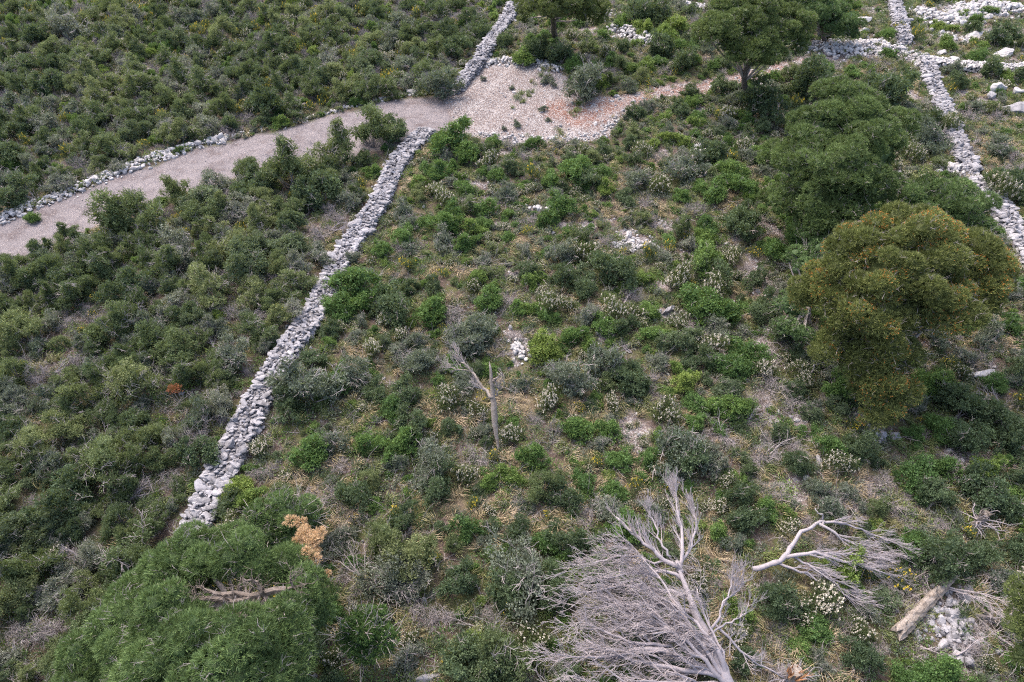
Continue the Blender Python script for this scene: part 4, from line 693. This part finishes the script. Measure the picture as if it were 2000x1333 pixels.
# ------------------------------------------------------------------ pines
def pine(label, blobs, trunk, seed, tone=.3, lob=.75, tufts=230, cones=0., dead=None, name='pine_tree', cat='pine tree', tw=.026, tl=.15, hole=None, fill_=1., leaf='pine'):
    """blobs: px, py, height, half width px, vertical ratio. trunk: list of px,py,h,radius"""
    g = np.random.default_rng(seed); base = at(trunk[0][0], trunk[0][1], 0.)
    e = link(name, None, None, base); tag(e, label, cat, 'pines on the open slope' if name == 'pine_tree' else None)
    C = []; r = []
    for px, py, h, hw, vr in blobs:
        c = at(px, py, h); Rr = hw*mpp(px, py, h); n = max(4, int(3.6*fill_*(Rr/lob)**2)); d = rdirs(n, g); d[:, 2] = np.where(g.random(n) < .7, np.abs(d[:, 2]), d[:, 2])
        lr = lob*g.uniform(.55, 1.15, n)*min(1, Rr/lob*.6); q = (Rr*.93-lr*.7)*g.uniform(.70, 1.16, n)
        LC = c + d*q[:, None]*np.array([1, 1, vr]); LC[:, 2] += g.normal(0, .28, n)*min(1, Rr/1.2); ok_ = np.array([np.hypot(LC[i_, 0]-hx, LC[i_, 1]-hy) > hr for i_ in range(n) for hx, hy, hr in [hole]]) if hole else np.ones(n, bool); C.append(LC[ok_]); r.append(lr[ok_])
    C = np.concatenate(C); r = np.concatenate(r); nl = len(C); core = [(at(a, b, h), w_*mpp(a, b, h), vr) for a, b, h, w_, vr in blobs]
    k = np.repeat(np.arange(nl), np.maximum(20, (1.25*tufts*(r/.7)**2).astype(int))); n = len(k); d = rdirs(n, g); d[:, 2] = np.where(g.random(n) < .75, np.abs(d[:, 2]), d[:, 2])
    P = C[k]+d*(r[k]*g.uniform(.8, 1.06, n))[:, None]*np.array([1, 1, .8])
    keep = np.ones(n, bool)
    for i in range(0, n, 8000):
        dd = np.linalg.norm((P[i:i+8000, None]-C[None])/np.array([1, 1, .8]), axis=2)/r[None]; dd[np.arange(len(dd)), k[i:i+8000]] = 9; keep[i:i+8000] = dd.min(1) > .88
    P = P[keep]; d = d[keep]; k = k[keep]; n = len(P); lt = g.uniform(.05, 1., nl); per = 7
    ax = unit(d+np.array([0, 0, .7])+.3*g.normal(size=(n, 3)))
    PP = np.repeat(P, per, 0)+g.normal(0, .02, (n*per, 3)); D = unit(np.repeat(ax, per, 0)+.75*rdirs(n*per, g)); ti = np.clip(np.repeat(lt[k]*.4+g.uniform(0, .6, n)**1.5, per)+g.normal(0, .12, n*per), 0, 1)
    loc = np.array(base); mb = MB(); leaves(mb, PP-loc, D, tl*g.uniform(.7, 1.3, n*per), tw, 0, ti, g, tri=True)
    V, F = ICO[2]; sc_ = r*.5                                       # inner mass of each bough, its shade painted by a dark tint
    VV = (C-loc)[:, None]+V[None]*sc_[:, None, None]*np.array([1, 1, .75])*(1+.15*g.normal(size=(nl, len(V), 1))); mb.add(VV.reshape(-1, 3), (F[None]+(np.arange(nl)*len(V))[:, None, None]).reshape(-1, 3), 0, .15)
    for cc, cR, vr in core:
        VV = cc-loc+ICO[3][0]*cR*.5*np.array([1, 1, vr])*(1+.12*g.normal(size=(len(ICO[3][0]), 1))); mb.add(VV, ICO[3][1], 0, .15)  # crown core, dark tint standing in for the shade inside
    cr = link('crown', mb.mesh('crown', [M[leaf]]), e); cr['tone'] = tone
    if cones:
        s = (g.random(n) < cones) & (lt[k] > .55); m_ = s.sum(); mb = MB(); Pc = np.repeat(P[s]+ax[s]*.1, 4, 0)-loc; leaves(mb, Pc+g.normal(0, .015, Pc.shape), unit(np.repeat(ax[s], 4, 0)+.4*rdirs(len(Pc), g)), .06, .03, 0, g.uniform(.3, 1, len(Pc)), g)
        c2 = link('pollen_cones', mb.mesh('pollen_cones', [M['cone']]), e); c2['tone'] = .3
    mb = MB(); T = np.array([at(a, b, h) for a, b, h, _ in trunk])-loc; Rt = np.array([q[3] for q in trunk]); tt = np.linspace(0, len(T)-1, 12)
    TP = np.stack([np.interp(tt, np.arange(len(T)), T[:, i]) for i in range(3)], -1)+g.normal(0, .03, (12, 3)); TP[0, 2] = -.2
    tubes(mb, TP[None], np.interp(tt, np.arange(len(T)), Rt)[None], 9, 0); link('trunk', mb.mesh('trunk', [M['bark']], True), e)
    nb = min(nl, 46); s = g.choice(nl, nb, replace=False); mb = MB(); t = np.linspace(0, 1, 6)[None, :, None]
    Q = TP[np.clip((g.uniform(.45, 1, nb)*11).astype(int), 4, 11)]; E_ = C[s]-loc; mid = Q*.4+E_*.6+np.array([0, 0, -.3]); PT = (1-t)**2*Q[:, None]+2*t*(1-t)*mid[:, None]+t*t*E_[:, None]
    tubes(mb, PT, np.linspace(.09, .02, 6)[None].repeat(nb, 0), 5, 0, .7)
    P1, R1 = spray(*children(PT, np.full((nb, 6), .03), 5, g, .8, .6, .8), 5, g, .25); tubes(mb, P1, np.maximum(R1, .006), 3, 0, 1.); link('branches', mb.mesh('branches', [M['stem']]), e)
    # bleached twig ends showing through the crown
    q = max(20, n//70); s = g.choice(n, q); Pt, Rt_ = spray(P[s]-loc-ax[s]*.1, ax[s], .4, .010, 4, g, .3); mb = MB(); tubes(mb, Pt, Rt_, 3, 0, .8)
    P3, R3 = spray(*children(Pt, Rt_, 3, g, .9, .2, .2, rr=.9), 3, g, .2); tubes(mb, P3, R3, 3, 0, .8); link('dead_twigs', mb.mesh('dead_twigs', [M['dead']]), e)
    return e
P1 = pine('big green pine at the lower left with a broken limb in its middle', [(385,1088,4.6,64,.8),(450,1075,3.6,50,.8),(480,1105,4.9,62,.8),(330,1120,4.2,66,.8),(285,1170,3.4,62,.8),(250,1225,3.6,66,.8),(560,1120,3.8,55,.9),(605,1165,4.0,55,.9),(340,1210,5.4,70,.8),(620,1210,3.2,34,.8),
  (370,1270,5.8,80,.7),(265,1290,4.2,72,.8),(190,1290,3.0,64,.8),(470,1265,5.9,80,.7),(555,1230,5.0,62,.8),(540,1300,5.2,75,.8),(430,1340,5.6,90,.7),(310,1340,4.6,80,.8),(170,1340,2.8,60,.8),(575,1350,3.8,45,.8)], [(470,1215,0,.4),(465,1195,2.,.32),(455,1180,4.2,.2)], 51, .2, .55, 520, tw=.02, tl=.14, hole=(*at(505, 1165, 5.)[:2], .95))
def extra(parent, name, mats, build):
    mb = MB(); loc = np.array(parent.location); build(mb, loc); o = link(name, mb.mesh(name, mats), parent); return o
def deadlimb(mb, loc):
    g = np.random.default_rng(5)
    for pl, r0 in (([(560,1150,4.9),(490,1165,5.3),(430,1160,5.5),(395,1152,5.7)], .13), ([(500,1165,5.2),(440,1175,5.4),(380,1170,5.5),(345,1155,5.6)], .10), ([(520,1170,5.1),(500,1140,5.6),(480,1130,5.9)], .07), ([(500,1170,5.2),(470,1200,5.2),(450,1210,5.1)], .06), ([(560,1160,5),(570,1140,5.4),(565,1130,5.8)], .05)):
        P = np.array([at(*q) for q in pl])-loc; tt = np.linspace(0, len(P)-1, 9); P = np.stack([np.interp(tt, np.arange(len(P)), P[:, i]) for i in range(3)], -1)+g.normal(0, .03, (9, 3))
        Rr = np.linspace(r0, r0*.4, 9)[None]; tubes(mb, P[None], Rr, 6, 0, .6)
        a, b = spray(*children(P[None], Rr, 12, g, 1.0, .1, .6, rr=.4), 5, g, .3); tubes(mb, a, b, 4, 0, g.uniform(0, 1, len(a))); a, b = spray(*children(a, b, 4, g, .9, .2, .25), 4, g, .3); tubes(mb, a, np.maximum(b, .005), 3, 0, .7)
extra(P1, 'broken_limb', [solid('dark_dead_limb', [(.05,.04,.035),(.14,.115,.10),(.24,.205,.19)], 7, bump=.02)], deadlimb)
def tansprays(mb, loc):
    g = np.random.default_rng(6)
    for _ in range(26):
        a = g.uniform(0, 1); px = 588+a*32+g.normal(0, 11); py = 1020+a*82+g.normal(0, 9); h = 3.9+g.normal(0, .15); hw = g.uniform(6, 13)
        c = at(px, py, h)-loc; Rr = hw*mpp(px, py, h); n = 110; d = rdirs(n, g); d[:, 2] = np.abs(d[:, 2]); P = c+d*Rr*g.uniform(.5, 1.15, n)[:, None]; D = unit(np.repeat(d, 6, 0)+.6*rdirs(n*6, g))
        leaves(mb, np.repeat(P, 6, 0)-D*.02, D, .11, .016, 0, g.uniform(.3, 1, n*6), g, tri=True)
ts = extra(P1, 'dead_needles', [M['deadleaf']], tansprays); ts['tone'] = .3; ts['label'] = 'tan dead needle sprays'
pine('bushy round green pine tucked behind the big lower left pine', [(550,1012,1.7,58,.8),(518,1035,1.5,44,.8),(592,1002,1.5,40,.8)], [(555,1060,0,.12),(553,1030,1.4,.06)], 52, .15, .34, 560, tw=.02, tl=.11)
pine('largest pine, crown tinged orange with pollen cones, at right centre', [(1745,530,6.3,125,.75),(1640,570,5,85,.75),(1870,510,5.6,85,.7),(1790,470,6.4,80,.7),(1700,490,6,72,.7),(1700,620,5,85,.7),(1820,600,5.2,90,.6),(1900,570,4.8,60,.6),(1610,685,3.4,40,.9),(1650,650,3.8,50,.8),
  (1730,750,2.6,58,.8),(1690,710,3.2,50,.8),(1740,790,2.,32,.8),(1570,580,4.4,36,.8),(1930,530,4.8,45,.6),(1740,680,4,60,.7),(1725,805,1.7,40,.8),(1755,770,2.2,40,.8)], [(1742,812,0,.3),(1740,745,2.5,.27),(1742,640,4.5,.2),(1745,560,6,.1)], 53, .74, .66, 440, cones=.2)
pine('dull green pine whose crown shows to the upper right of the orange-tinged pine', [(1875,420,3.8,62,.8),(1830,395,3.8,56,.8),(1800,410,3.6,55,.8),(1760,420,3.2,40,.8)], [(1890,560,0,.25),(1885,470,2.8,.15)], 54, .2, .6, 320)
pine('thin grey-green young pine half hidden left of the orange-tinged pine', [(1570,520,2.2,42,.9),(1600,480,2.2,44,.8),(1545,600,1.6,34,.9),(1640,470,2.2,40,.8),(1530,640,1.2,24,.9),(1560,650,1.4,30,.9)], [(1580,640,0,.14),(1578,570,1.6,.08)], 55, .1, .5, 170, fill_=.6)
pine('tall round dark green pine in the upper right, left of the winding wall', [(1655,240,6.3,80,.8),(1590,260,6,62,.8),(1705,290,5.4,68,.8),(1570,330,4.8,66,.8),(1640,330,5.6,90,.8),(1730,260,5.2,48,.8),(1640,195,7,55,.7),(1620,400,4,80,.8),(1690,370,4.4,62,.8),(1520,310,3.8,36,.8),(1510,390,2.6,30,.9),(1560,400,3.2,55,.9),(1590,440,2.4,48,.7)],
  [(1588,470,0,.3),(1600,420,2.4,.26),(1630,330,5,.14)], 56, .35, .68, 330)
pine('umbrella pine with a bent bare trunk standing beside the red path', [(1470,45,6.6,70,.6),(1410,60,6.3,45,.6),(1530,50,6.4,55,.6),(1480,85,5.8,60,.5),(1440,20,7,55,.6),(1510,5,7,60,.6),(1380,60,6,26,.6),(1560,80,5.6,24,.6),(1440,95,5.4,36,.5),(1500,115,4.6,30,.5)],
  [(1463,210,0,.30),(1460,185,1.1,.24),(1452,165,2.,.22),(1455,140,3.2,.19),(1475,100,5,.12),(1480,60,6.4,.06)], 57, .5, .62, 300)
pine('dark-trunked pine cut by the top edge beside the upper wall', [(1090,12,4.8,50,.7),(1140,18,4.2,36,.7),(1030,12,3.8,28,.8),(1170,25,3.6,24,.7),(1060,0,5,40,.7),(1120,-10,5.2,50,.7),(1020,35,2.4,14,.8)],
  [(1085,78,0,.30),(1081,50,1.7,.25),(1078,25,3.2,.2),(1085,5,4.8,.1)], 58, .6, .6, 300)
pine('low dark green pine at the top edge between umbrella pine and boulders', [(1590,25,3,40,.7),(1640,50,2.2,36,.7),(1620,20,2.8,38,.7),(1560,5,3.2,36,.7),(1665,60,1.6,22,.7)], [(1610,85,0,.2),(1605,50,2,.12)], 59, .1, .6, 300)
pine('bright green pine cut by the right edge near the bleached log', [(1995,1160,3.6,38,1.),(2005,1225,3.2,42,1.),(2030,1190,3.8,50,1.),(1995,1280,2.4,26,1.)], [(2040,1290,0,.2),(2030,1220,2.4,.1)], 60, .6, .36, 600, tw=.018, tl=.1)
pine('compact round bright green tree at the bottom edge right of the big pine', [(720,1225,2.2,42,.8),(690,1245,2.,32,.8),(750,1245,2.,30,.8),(715,1270,1.8,32,.8)], [(722,1290,0,.1),(722,1255,1.4,.07)], 61, .3, .28, 700, tw=.028, tl=.07, name='round_tree', cat='tree', leaf='mastic')

# ------------------------------------------------------------------ dead wood
def poly3(pl, n, g, j=.02):
    P = np.array([at(*q[:3]) for q in pl]); d = np.concatenate([[0], np.cumsum(np.linalg.norm(np.diff(P, axis=0), axis=1))]); t = np.linspace(0, d[-1], n)
    return np.stack([np.interp(t, d, P[:, i]) for i in range(3)], -1)+g.normal(0, j, (n, 3))
def deadwood(name, label, cat, trunk, limbs, seed, bias, mat='silver', lv=((9, .55, .9), (7, .5, .45), (4, .5, .25)), tipr=.0045, group=None, bend=.10, skip_twigs=()):
    """trunk/limbs: (polyline px,py,h ; radius start ; radius end). Twigs lean along bias (world vector)"""
    g = np.random.default_rng(seed); base = at(*trunk[0][0]); e = link(name, None, None, base); tag(e, label, cat, group); loc = np.array(base); b = np.array(bias, float)
    mb = MB(); TP = poly3(trunk[0], 16, g)-loc; RR = np.linspace(trunk[1], trunk[2], 16); RR = RR*(1+.07*g.normal(size=16)) if name != 'standing_snag' else np.interp(np.arange(16), [0, 3, 6, 9, 12, 14, 15], [.05, .09, .15, .125, .08, .055, .012]); tubes(mb, TP[None], RR[None], 9, 0); link('trunk', mb.mesh('trunk', [M[mat]], True), e)
    tw = MB()
    for i, (pl, r0, r1) in enumerate(limbs):
        P = poly3(pl, 12, g, .03)-loc; Rr = np.linspace(r0, r1, 12)[None]; P = P+np.cumsum(g.normal(0, .025, (12, 3)), 0)*min(1, len(pl)/3)*(np.arange(12)[:, None] > 0); mb = MB(); tubes(mb, P[None], Rr, 7, 0, .6); link('limb', mb.mesh('limb', [M[mat]], True), e)
        if i in skip_twigs: continue
        L0 = np.linalg.norm(P[-1]-P[0]); a, r_ = P[None], Rr
        for li, (kk, sp, ln) in enumerate(lv):
            k_ = int(kk*max(1, L0/1.4)) if li == 0 else kk
            a, r_ = spray(*children(a, r_, k_, g, sp, .15, ln, rr=.55, bias=b*(.5 if li == 0 else .3)), 6-li if li < 3 else 3, g, bend, bias=b*.12); r_ = np.maximum(r_, tipr); tubes(tw, a, r_, 4 if li == 0 else 3, 0, g.uniform(.2, 1, len(a)))
    link('twigs', tw.mesh('twigs', [M['silver' if mat == 'silver' else 'dead']]), e); return e
Lb = (-1.0, .12, .05)
lim = [([(1325,1108,2.6),(1290,1080,2.8),(1250,1040,3.),(1205,1000,3.)], .09, .03), ([(1325,1108,2.6),(1335,1070,2.9),(1322,1020,3.),(1310,960,3.)], .08, .02), ([(1328,1110,2.6),(1350,1075,2.8),(1362,1030,3.),(1355,985,3.)], .06, .02),
 ([(1310,1090,2.6),(1288,1050,2.8),(1270,1000,3)], .05, .015)]
lef = [([(1430,1350,1.5),(1400,1270,2.4),(1350,1210,2.7),(1280,1160,2.9)], .11, .02), ([(1420,1330,1.7),(1365,1240,2.5),(1300,1140,2.8),(1250,1085,2.9)], .10, .02), ([(1430,1345,1.6),(1412,1270,2.3),(1385,1200,2.7),(1372,1150,2.9)], .07, .015), ([(1425,1345,1.6),(1370,1290,2.3),(1300,1235,2.6),(1230,1150,2.8)], .09, .02),
 ([(1332,1130,2.5),(1290,1115,2.6),(1230,1120,2.7),(1180,1130,2.7)], .07, .02), ([(1345,1165,2.3),(1290,1150,2.5),(1210,1140,2.6),(1140,1160,2.5)], .08, .02), ([(1360,1200,2.2),(1300,1180,2.4),(1230,1185,2.5),(1150,1190,2.4)], .09, .02),
 ([(1395,1290,1.9),(1330,1240,2.3),(1250,1205,2.4),(1180,1160,2.5)], .12, .03), ([(1390,1270,2.),(1350,1230,2.2),(1300,1215,2.4),(1220,1230,2.4)], .08, .02), ([(1400,1310,1.8),(1340,1285,2.2),(1270,1265,2.3),(1180,1280,2.2),(1110,1290,2.)], .13, .02),
 ([(1400,1320,1.8),(1330,1310,2.1),(1250,1290,2.2),(1150,1250,2.2)], .10, .02), ([(1410,1335,1.6),(1340,1335,2.),(1240,1330,2.),(1130,1335,1.8)], .10, .02), ([(1310,1260,2.2),(1230,1250,2.3),(1130,1220,2.2)], .06, .02),
 ([(1310,1100,2.6),(1260,1090,2.7),(1210,1085,2.6),(1160,1100,2.5)], .05, .015), ([(1405,1340,1.6),(1350,1360,1.8),(1240,1380,1.8),(1120,1370,1.7)], .10, .02)]
T1 = deadwood('fallen_tree', 'huge silver-white dead tree with a mass of fine twigs, lying at the bottom edge', 'dead tree', ([(1440,1380,1.2),(1415,1320,1.8),(1385,1250,2.1),(1350,1180,2.4),(1325,1106,2.6)], .25, .065), lef, 71, Lb, lv=((6, .75, 1.1), (6, .85, .55), (5, .85, .26)), tipr=.0055, bend=.2)
deadwood('dead_tree_top', 'forked bare top of the silver dead tree pointing up the slope', 'dead tree', ([(1330,1118,2.5),(1325,1106,2.6),(1322,1098,2.65)], .12, .09), lim, 72, (-.1, .9, .3), lv=((8, .75, .6), (6, .6, .35), (3, .6, .2)), tipr=.005)
deadwood('dead_limb', 'curved bare silver limb arching right of the dead tree trunk', 'dead branch', ([(1400,1300,1.8),(1392,1262,2.1),(1388,1236,2.3)], .08, .05), [([(1388,1236,2.3),(1402,1215,2.5),(1408,1180,2.8),(1420,1130,3.)], .05, .015), ([(1388,1240,2.3),(1430,1215,2.5),(1452,1200,2.6),(1460,1175,2.7)], .04, .012), ([(1408,1190,2.6),(1430,1150,2.8),(1440,1110,3)], .03, .01), ([(1398,1222,2.3),(1440,1265,1.8),(1490,1305,1.2),(1520,1322,.9)], .05, .02)], 73, (.15, .6, .3), lv=((7, .9, .5), (6, .7, .3), (3, .6, .17)), tipr=.0045)
deadwood('fallen_branch', 'fallen silver branch with a sawn butt and long combed twigs on the lower right slope', 'dead branch', ([(1470,1112,.5),(1500,1106,.6),(1530,1092,.8),(1545,1070,.9),(1560,1042,1.),(1590,1024,1.1)], .11, .06),
 [([(1590,1024,1.1),(1630,1024,1.1),(1680,1040,1.),(1730,1062,.8)], .06, .015), ([(1600,1024,1.1),(1650,1050,1.),(1700,1072,.8),(1750,1085,.6)], .06, .015), ([(1535,1088,.8),(1590,1080,1.),(1650,1098,.9),(1745,1120,.6)], .08, .015), ([(1540,1086,.8),(1590,1100,.9),(1630,1130,.7),(1660,1160,.5)], .05, .012),
  ([(1520,1098,.7),(1580,1118,.7),(1630,1150,.5),(1690,1182,.4)], .06, .012), ([(1610,1024,1.1),(1612,1008,1.3),(1603,995,1.5)], .04, .015), ([(1590,1082,1.),(1650,1085,.9),(1720,1100,.7)], .04, .012)], 74, (1., -.12, 0), lv=((8, .45, .8), (6, .55, .4), (3, .6, .2)), group=None, bend=.14, skip_twigs=(5,))
deadwood('standing_snag', 'bleached dead snag with one silver side branch in the middle of the scrub', 'dead tree', ([(974,885,0),(968,840,.9),(964,790,1.9),(962,768,2.3),(960,740,2.9),(956,706,3.5)], .22, .10),
 [([(963,778,2.2),(940,755,2.4),(915,728,2.7),(893,708,3.)], .09, .03), ([(915,728,2.7),(890,722,2.8),(872,712,2.8)], .03, .012), ([(905,720,2.7),(888,695,3.),(880,672,3.2)], .035, .012), ([(966,772,2.2),(975,762,2.4),(985,750,2.6)], .04, .02), ([(962,745,2.8),(966,728,3.1),(965,720,3.3)], .05, .03)], 75, (-.5, .5, .3), mat='log', lv=((8, .8, .5), (5, .8, .3), (3, .7, .16)), skip_twigs=(4,))
def log(label, a, b, ra, rb, seed, name='fallen_log', mat='log', cat='log', stubs=6):
    g = np.random.default_rng(seed); P0 = at(*a); e = link(name, None, None, P0); tag(e, label, cat); mb = MB(); P = poly3([a, b], 22, g, .012)-P0
    k = 14; n = 22; an = np.arange(k)*2*np.pi/k; T = unit(P[-1]-P[0]); A = unit(np.cross(T, [0, 0, 1])); Bv = np.cross(T, A); fl = 1+.13*np.sin(an*3+1)+.08*np.sin(an*5)
    V = P[:, None]+(np.linspace(ra, rb, n)[:, None]*(fl[None]+g.normal(0, .05, (n, k))))[..., None]*(A*np.cos(an)[:, None]+Bv*np.sin(an)[:, None])[None]
    V[0] += T*g.normal(0, ra*.5, k)[:, None]; V[-1] += T*g.normal(0, rb*.6, k)[:, None]
    i = np.arange(n-1)[:, None]*k; j = np.arange(k)[None]; mb.add(V.reshape(-1, 3), np.stack([i+j, i+(j+1) % k, i+k+(j+1) % k, i+k+j], -1).reshape(-1, 4), 0, g.uniform(.2, .8, (n-1)*k))
    for e_, c in ((0, P[0]+T*ra*.3), (n-1, P[-1]-T*rb*.3)):
        ring = V[e_]; mb.add(np.concatenate([ring, c[None]]), np.stack([np.arange(k), (np.arange(k)+1) % k, np.full(k, k)], -1)[:, ::(1 if e_ else -1)], 1)
    link('log_body', mb.mesh('log_body', [M[mat], M['log']]), e); mb = MB(); s = g.integers(3, n-2, stubs); d = unit(rdirs(stubs, g)+np.array([0, 0, .8]))
    a_, r_ = spray(P[s]+d*rb*.6, d, g.uniform(.2, .5, stubs), .03, 4, g, .15); tubes(mb, a_, r_, 5, 0, .7); link('branch_stubs', mb.mesh('branch_stubs', [M[mat]]), e); return e
log('thick bleached log lying slantwise above the grey stone spread', (1752,1238,.3), (1862,1124,.35), .24, .15, 81)
log('short weathered log among dead branches at the right, beside the bright pine', (1985,1245,.25), (1905,1180,.3), .09, .05, 82, stubs=9)
def stump(px, py, H, r, seed, label, mat='torn', n=26, spread=.45, name='splintered_stump', mat2='log'):
    g = np.random.default_rng(seed); p = at(px, py); e = link(name, None, None, p); tag(e, label, 'tree stump'); mb = MB(); z = np.linspace(-.1, H, 8); P = np.stack([.1*np.sin(z*2), .05*z, z], -1)
    tubes(mb, P[None], (r*np.linspace(1.15, .8, 8)*(1+.08*g.normal(size=8)))[None], 10, 0); link('stump_body', mb.mesh('stump_body', [M[mat2]]), e)
    mb = MB(); a = g.uniform(0, 6.28, n); q = r*g.uniform(.2, .85, n); P0 = np.stack([q*np.cos(a), q*np.sin(a), np.full(n, H*.8)], -1); d = unit(np.stack([np.cos(a)*.15, np.sin(a)*.15, np.ones(n)], -1)+.1*rdirs(n, g))
    A, Rr = spray(P0, d, g.uniform(.15, .6, n)*max(.5, H), r*.17, 4, g, .05); tubes(mb, A, Rr*np.array([1, 1, .7, .3]), 4, 0, g.uniform(0, 1, n)); link('splinters', mb.mesh('splinters', [M[mat]]), e)
    mb = MB(); n = 16; d = rdirs(n, g); d[:, 2] = np.abs(d[:, 2])*spread+.05; A, Rr = spray(np.tile([0, 0, H*.5], (n, 1))+unit(d)*r*.5, unit(d), g.uniform(.5, 1.1, n), .03, 6, g, .25); tubes(mb, A, Rr, 5, 0, g.uniform(.3, 1, n))
    A, Rr = spray(*children(A, Rr, 4, g, .8, .3, .3), 4, g, .3); tubes(mb, A, np.maximum(Rr, .006), 3, 0, .8); link('broken_branches', mb.mesh('broken_branches', [M['silver']]), e)
stump(1530, 1345, 1.5, .26, 91, 'broken trunk with torn orange heartwood at the bottom edge', name='broken_trunk')
stump(1900, 1030, 1.0, .17, 92, 'splintered upright stump with hanging grey strips, above the big leafy shrub at right', 'log')
def branchthing(px, py, ang, L, seed, label, mat='dead', n0=4, r=.03, name='dead_branch', up=.15):
    g = np.random.default_rng(seed); p = at(px, py); mb = MB(); d = unit(np.array([[math.cos(ang), math.sin(ang), up]])+.25*rdirs(n0, g)); A, Rr = spray(np.tile([0, 0, .08], (n0, 1))+g.normal(0, .06, (n0, 3)), d, L*g.uniform(.7, 1.1, n0), r, 8, g, .18, droop=.02)
    tubes(mb, A, Rr, 5, 0, g.uniform(.4, 1, n0)); A, Rr = spray(*children(A, Rr, 7, g, .8, .2, L*.35), 5, g, .25); tubes(mb, A, np.maximum(Rr, .006), 4, 0, .8); A, Rr = spray(*children(A, Rr, 3, g, .8, .2, L*.16), 4, g, .25); tubes(mb, A, np.maximum(Rr, .004), 3, 0, .8)
    tag(link(name, mb.mesh(name, [M[mat]]), loc=p), label, 'dead branch', 'dead branches on the ground')
for q in [(1840,1150,-.6,2.0,1,'grey dead branch reaching right from the tip of the bleached log','silver'),(1900,1200,-.7,2.2,2,'tangled grey branch across the stones right of the bleached log','silver'),(1950,1200,-.9,1.6,3,'pale branch beside the bright pine at the right edge','silver'),
 (1770,1165,.9,1.0,4,'short forked branch left of the bleached log','log'),(1232,690,1.9,1.0,5,'antler-like bleached root curling up from the scrub','silver'),(1215,600,.6,.9,6,'bleached forked stick above the slanting slab ledge','silver'),
 (1470,1140,-.5,1.6,7,'thin grey branch under the butt of the fallen silver branch'),(1560,740,.2,1.6,8,'long grey dead branch under the left lobes of the orange-tinged pine'),(1500,890,.8,1.6,9,'bare branching bush skeleton on the dry slope below the lone pale stone','dead'),
 (1960,690,2.6,1.6,10,'bleached branch in the grass right of the orange-tinged pine','silver'),(1960,800,2.4,1.5,11,'grey branch fan below the half-buried white rock','silver'),(1895,292,1.,1.2,12,'bare grey branch in the grass right of the winding wall','dead'),
 (540,560,1.7,1.3,13,'upright bare grey branch fan beside the middle of the long wall','dead',7),(650,455,.3,1.6,14,'pale bare branch lying against the upper part of the long wall','silver'),(230,320,1.3,1.6,15,'bare pale sapling above the stone bank of the track','silver',1),
 (75,400,2.6,1.6,16,'bare branch lying above the stone bank at the left end of the track','dead'),(945,30,1.3,1.6,17,'bleached branch leaning on the top end of the upper wall','silver',2),(1025,30,2.4,1.8,18,'bleached fallen limb under the dark-trunked top pine','silver',1,),
 (80,870,1.6,1.5,19,'bare silver branch fork in the thicket at the left edge','silver',2),(70,1195,2.2,1.3,20,'bare silver antler branch left of the big lower left pine','silver',3),(240,990,.8,1.4,21,'pale branching twigs in the thicket above the big lower left pine','silver',4),(180,1100,2.8,1.3,22,'drooping silver branch left of the big pine top','silver',3),
 (150,600,2.5,1.3,23,'bare pale branch at the left of the lower thicket','silver',3),(420,680,2.,1.3,24,'bare grey branch in the thicket near the middle of the wall','dead',4),(105,730,.6,1.2,25,'bleached branch by the gap boulder in the lower thicket','silver',3),(720,1140,2.5,1.8,26,'spreading grey branch on the slope right of the big lower left pine','dead',5),
 (960,1230,2.9,1.6,27,'curving dead branch above the shrubs at the middle bottom edge','dead',3),(1430,870,2.2,1.4,28,'grey branching stick left of the lone pale stone','dead',4)]:
    branchthing(*q[:6], *(q[6:]))
for i_, (px, py, an, L_, lab_) in enumerate(((1820,1155,2.2,1.1,'grey stick leaning on the upper end of the bleached log'), (1880,1160,-.3,1.5,'bleached stick crossing the boulder right of the log'), (1925,1235,-.9,1.5,'pale stick lying low beside the bright pine'), (1860,1280,.4,1.2,'thin grey stick across the lower part of the stone spread'), (1790,1265,-.3,1.1,'grey twigs fanning out under the lower end of the bleached log'), (1915,1150,.5,1.2,'silver forked stick between the leafy shrub and the bright pine'), (1700,1190,.1,1.2,'grey stick beyond the combed twigs of the fallen branch'), (1590,690,-.4,1.6,'dark grey fan of dead branches left of the lowest pine lobes'), (1530,700,2.6,1.4,'tangled grey branch on the bare ground left of the orange-tinged pine'), (1450,830,.3,1.3,'short silver branch on the dry slope'), (1860,820,.5,1.4,'silver branch among bushes under the orange-tinged pine'))):
    branchthing(px, py, an, L_, 50+i_, lab_, 'silver' if i_ % 2 else 'dead')
# dead sprigs with colour in the thicket
for px, py, w_, tn, lab in ((342,762,24,1.,'rust-red dead sprig in the middle of the lower thicket'),):
    g = np.random.default_rng(3); p = at(px, py, 1.3); mb = MB(); n = 160; d = rdirs(n, g); d[:, 2] = np.abs(d[:, 2]); r = w_*mpp(px, py)/2; P = d*r*g.uniform(.3, 1, n)[:, None]*np.array([1.2, 1, 1])
    leaves(mb, np.repeat(P, 5, 0), unit(np.repeat(d, 5, 0)+.8*rdirs(n*5, g)), .08, .03, 0, g.uniform(.3, 1, n*5), g); o = link('foliage', mb.mesh('foliage', [M['deadleaf']])); o['tone'] = tn
    e = link('red_sprig', None, loc=(p[0], p[1], p[2]-1.3)); tag(e, lab, 'dead shrub'); o.parent = e; o.location = (0, 0, 1.3)
    mb = MB(); A, Rr = spray(np.zeros((7, 3)), unit(np.array([[0, 0, 1.]])+.3*rdirs(7, g)), 1.4, .018, 6, g, .08); tubes(mb, A, Rr, 4); link('stems', mb.mesh('stems', [M['stem']]), e)
print('done')
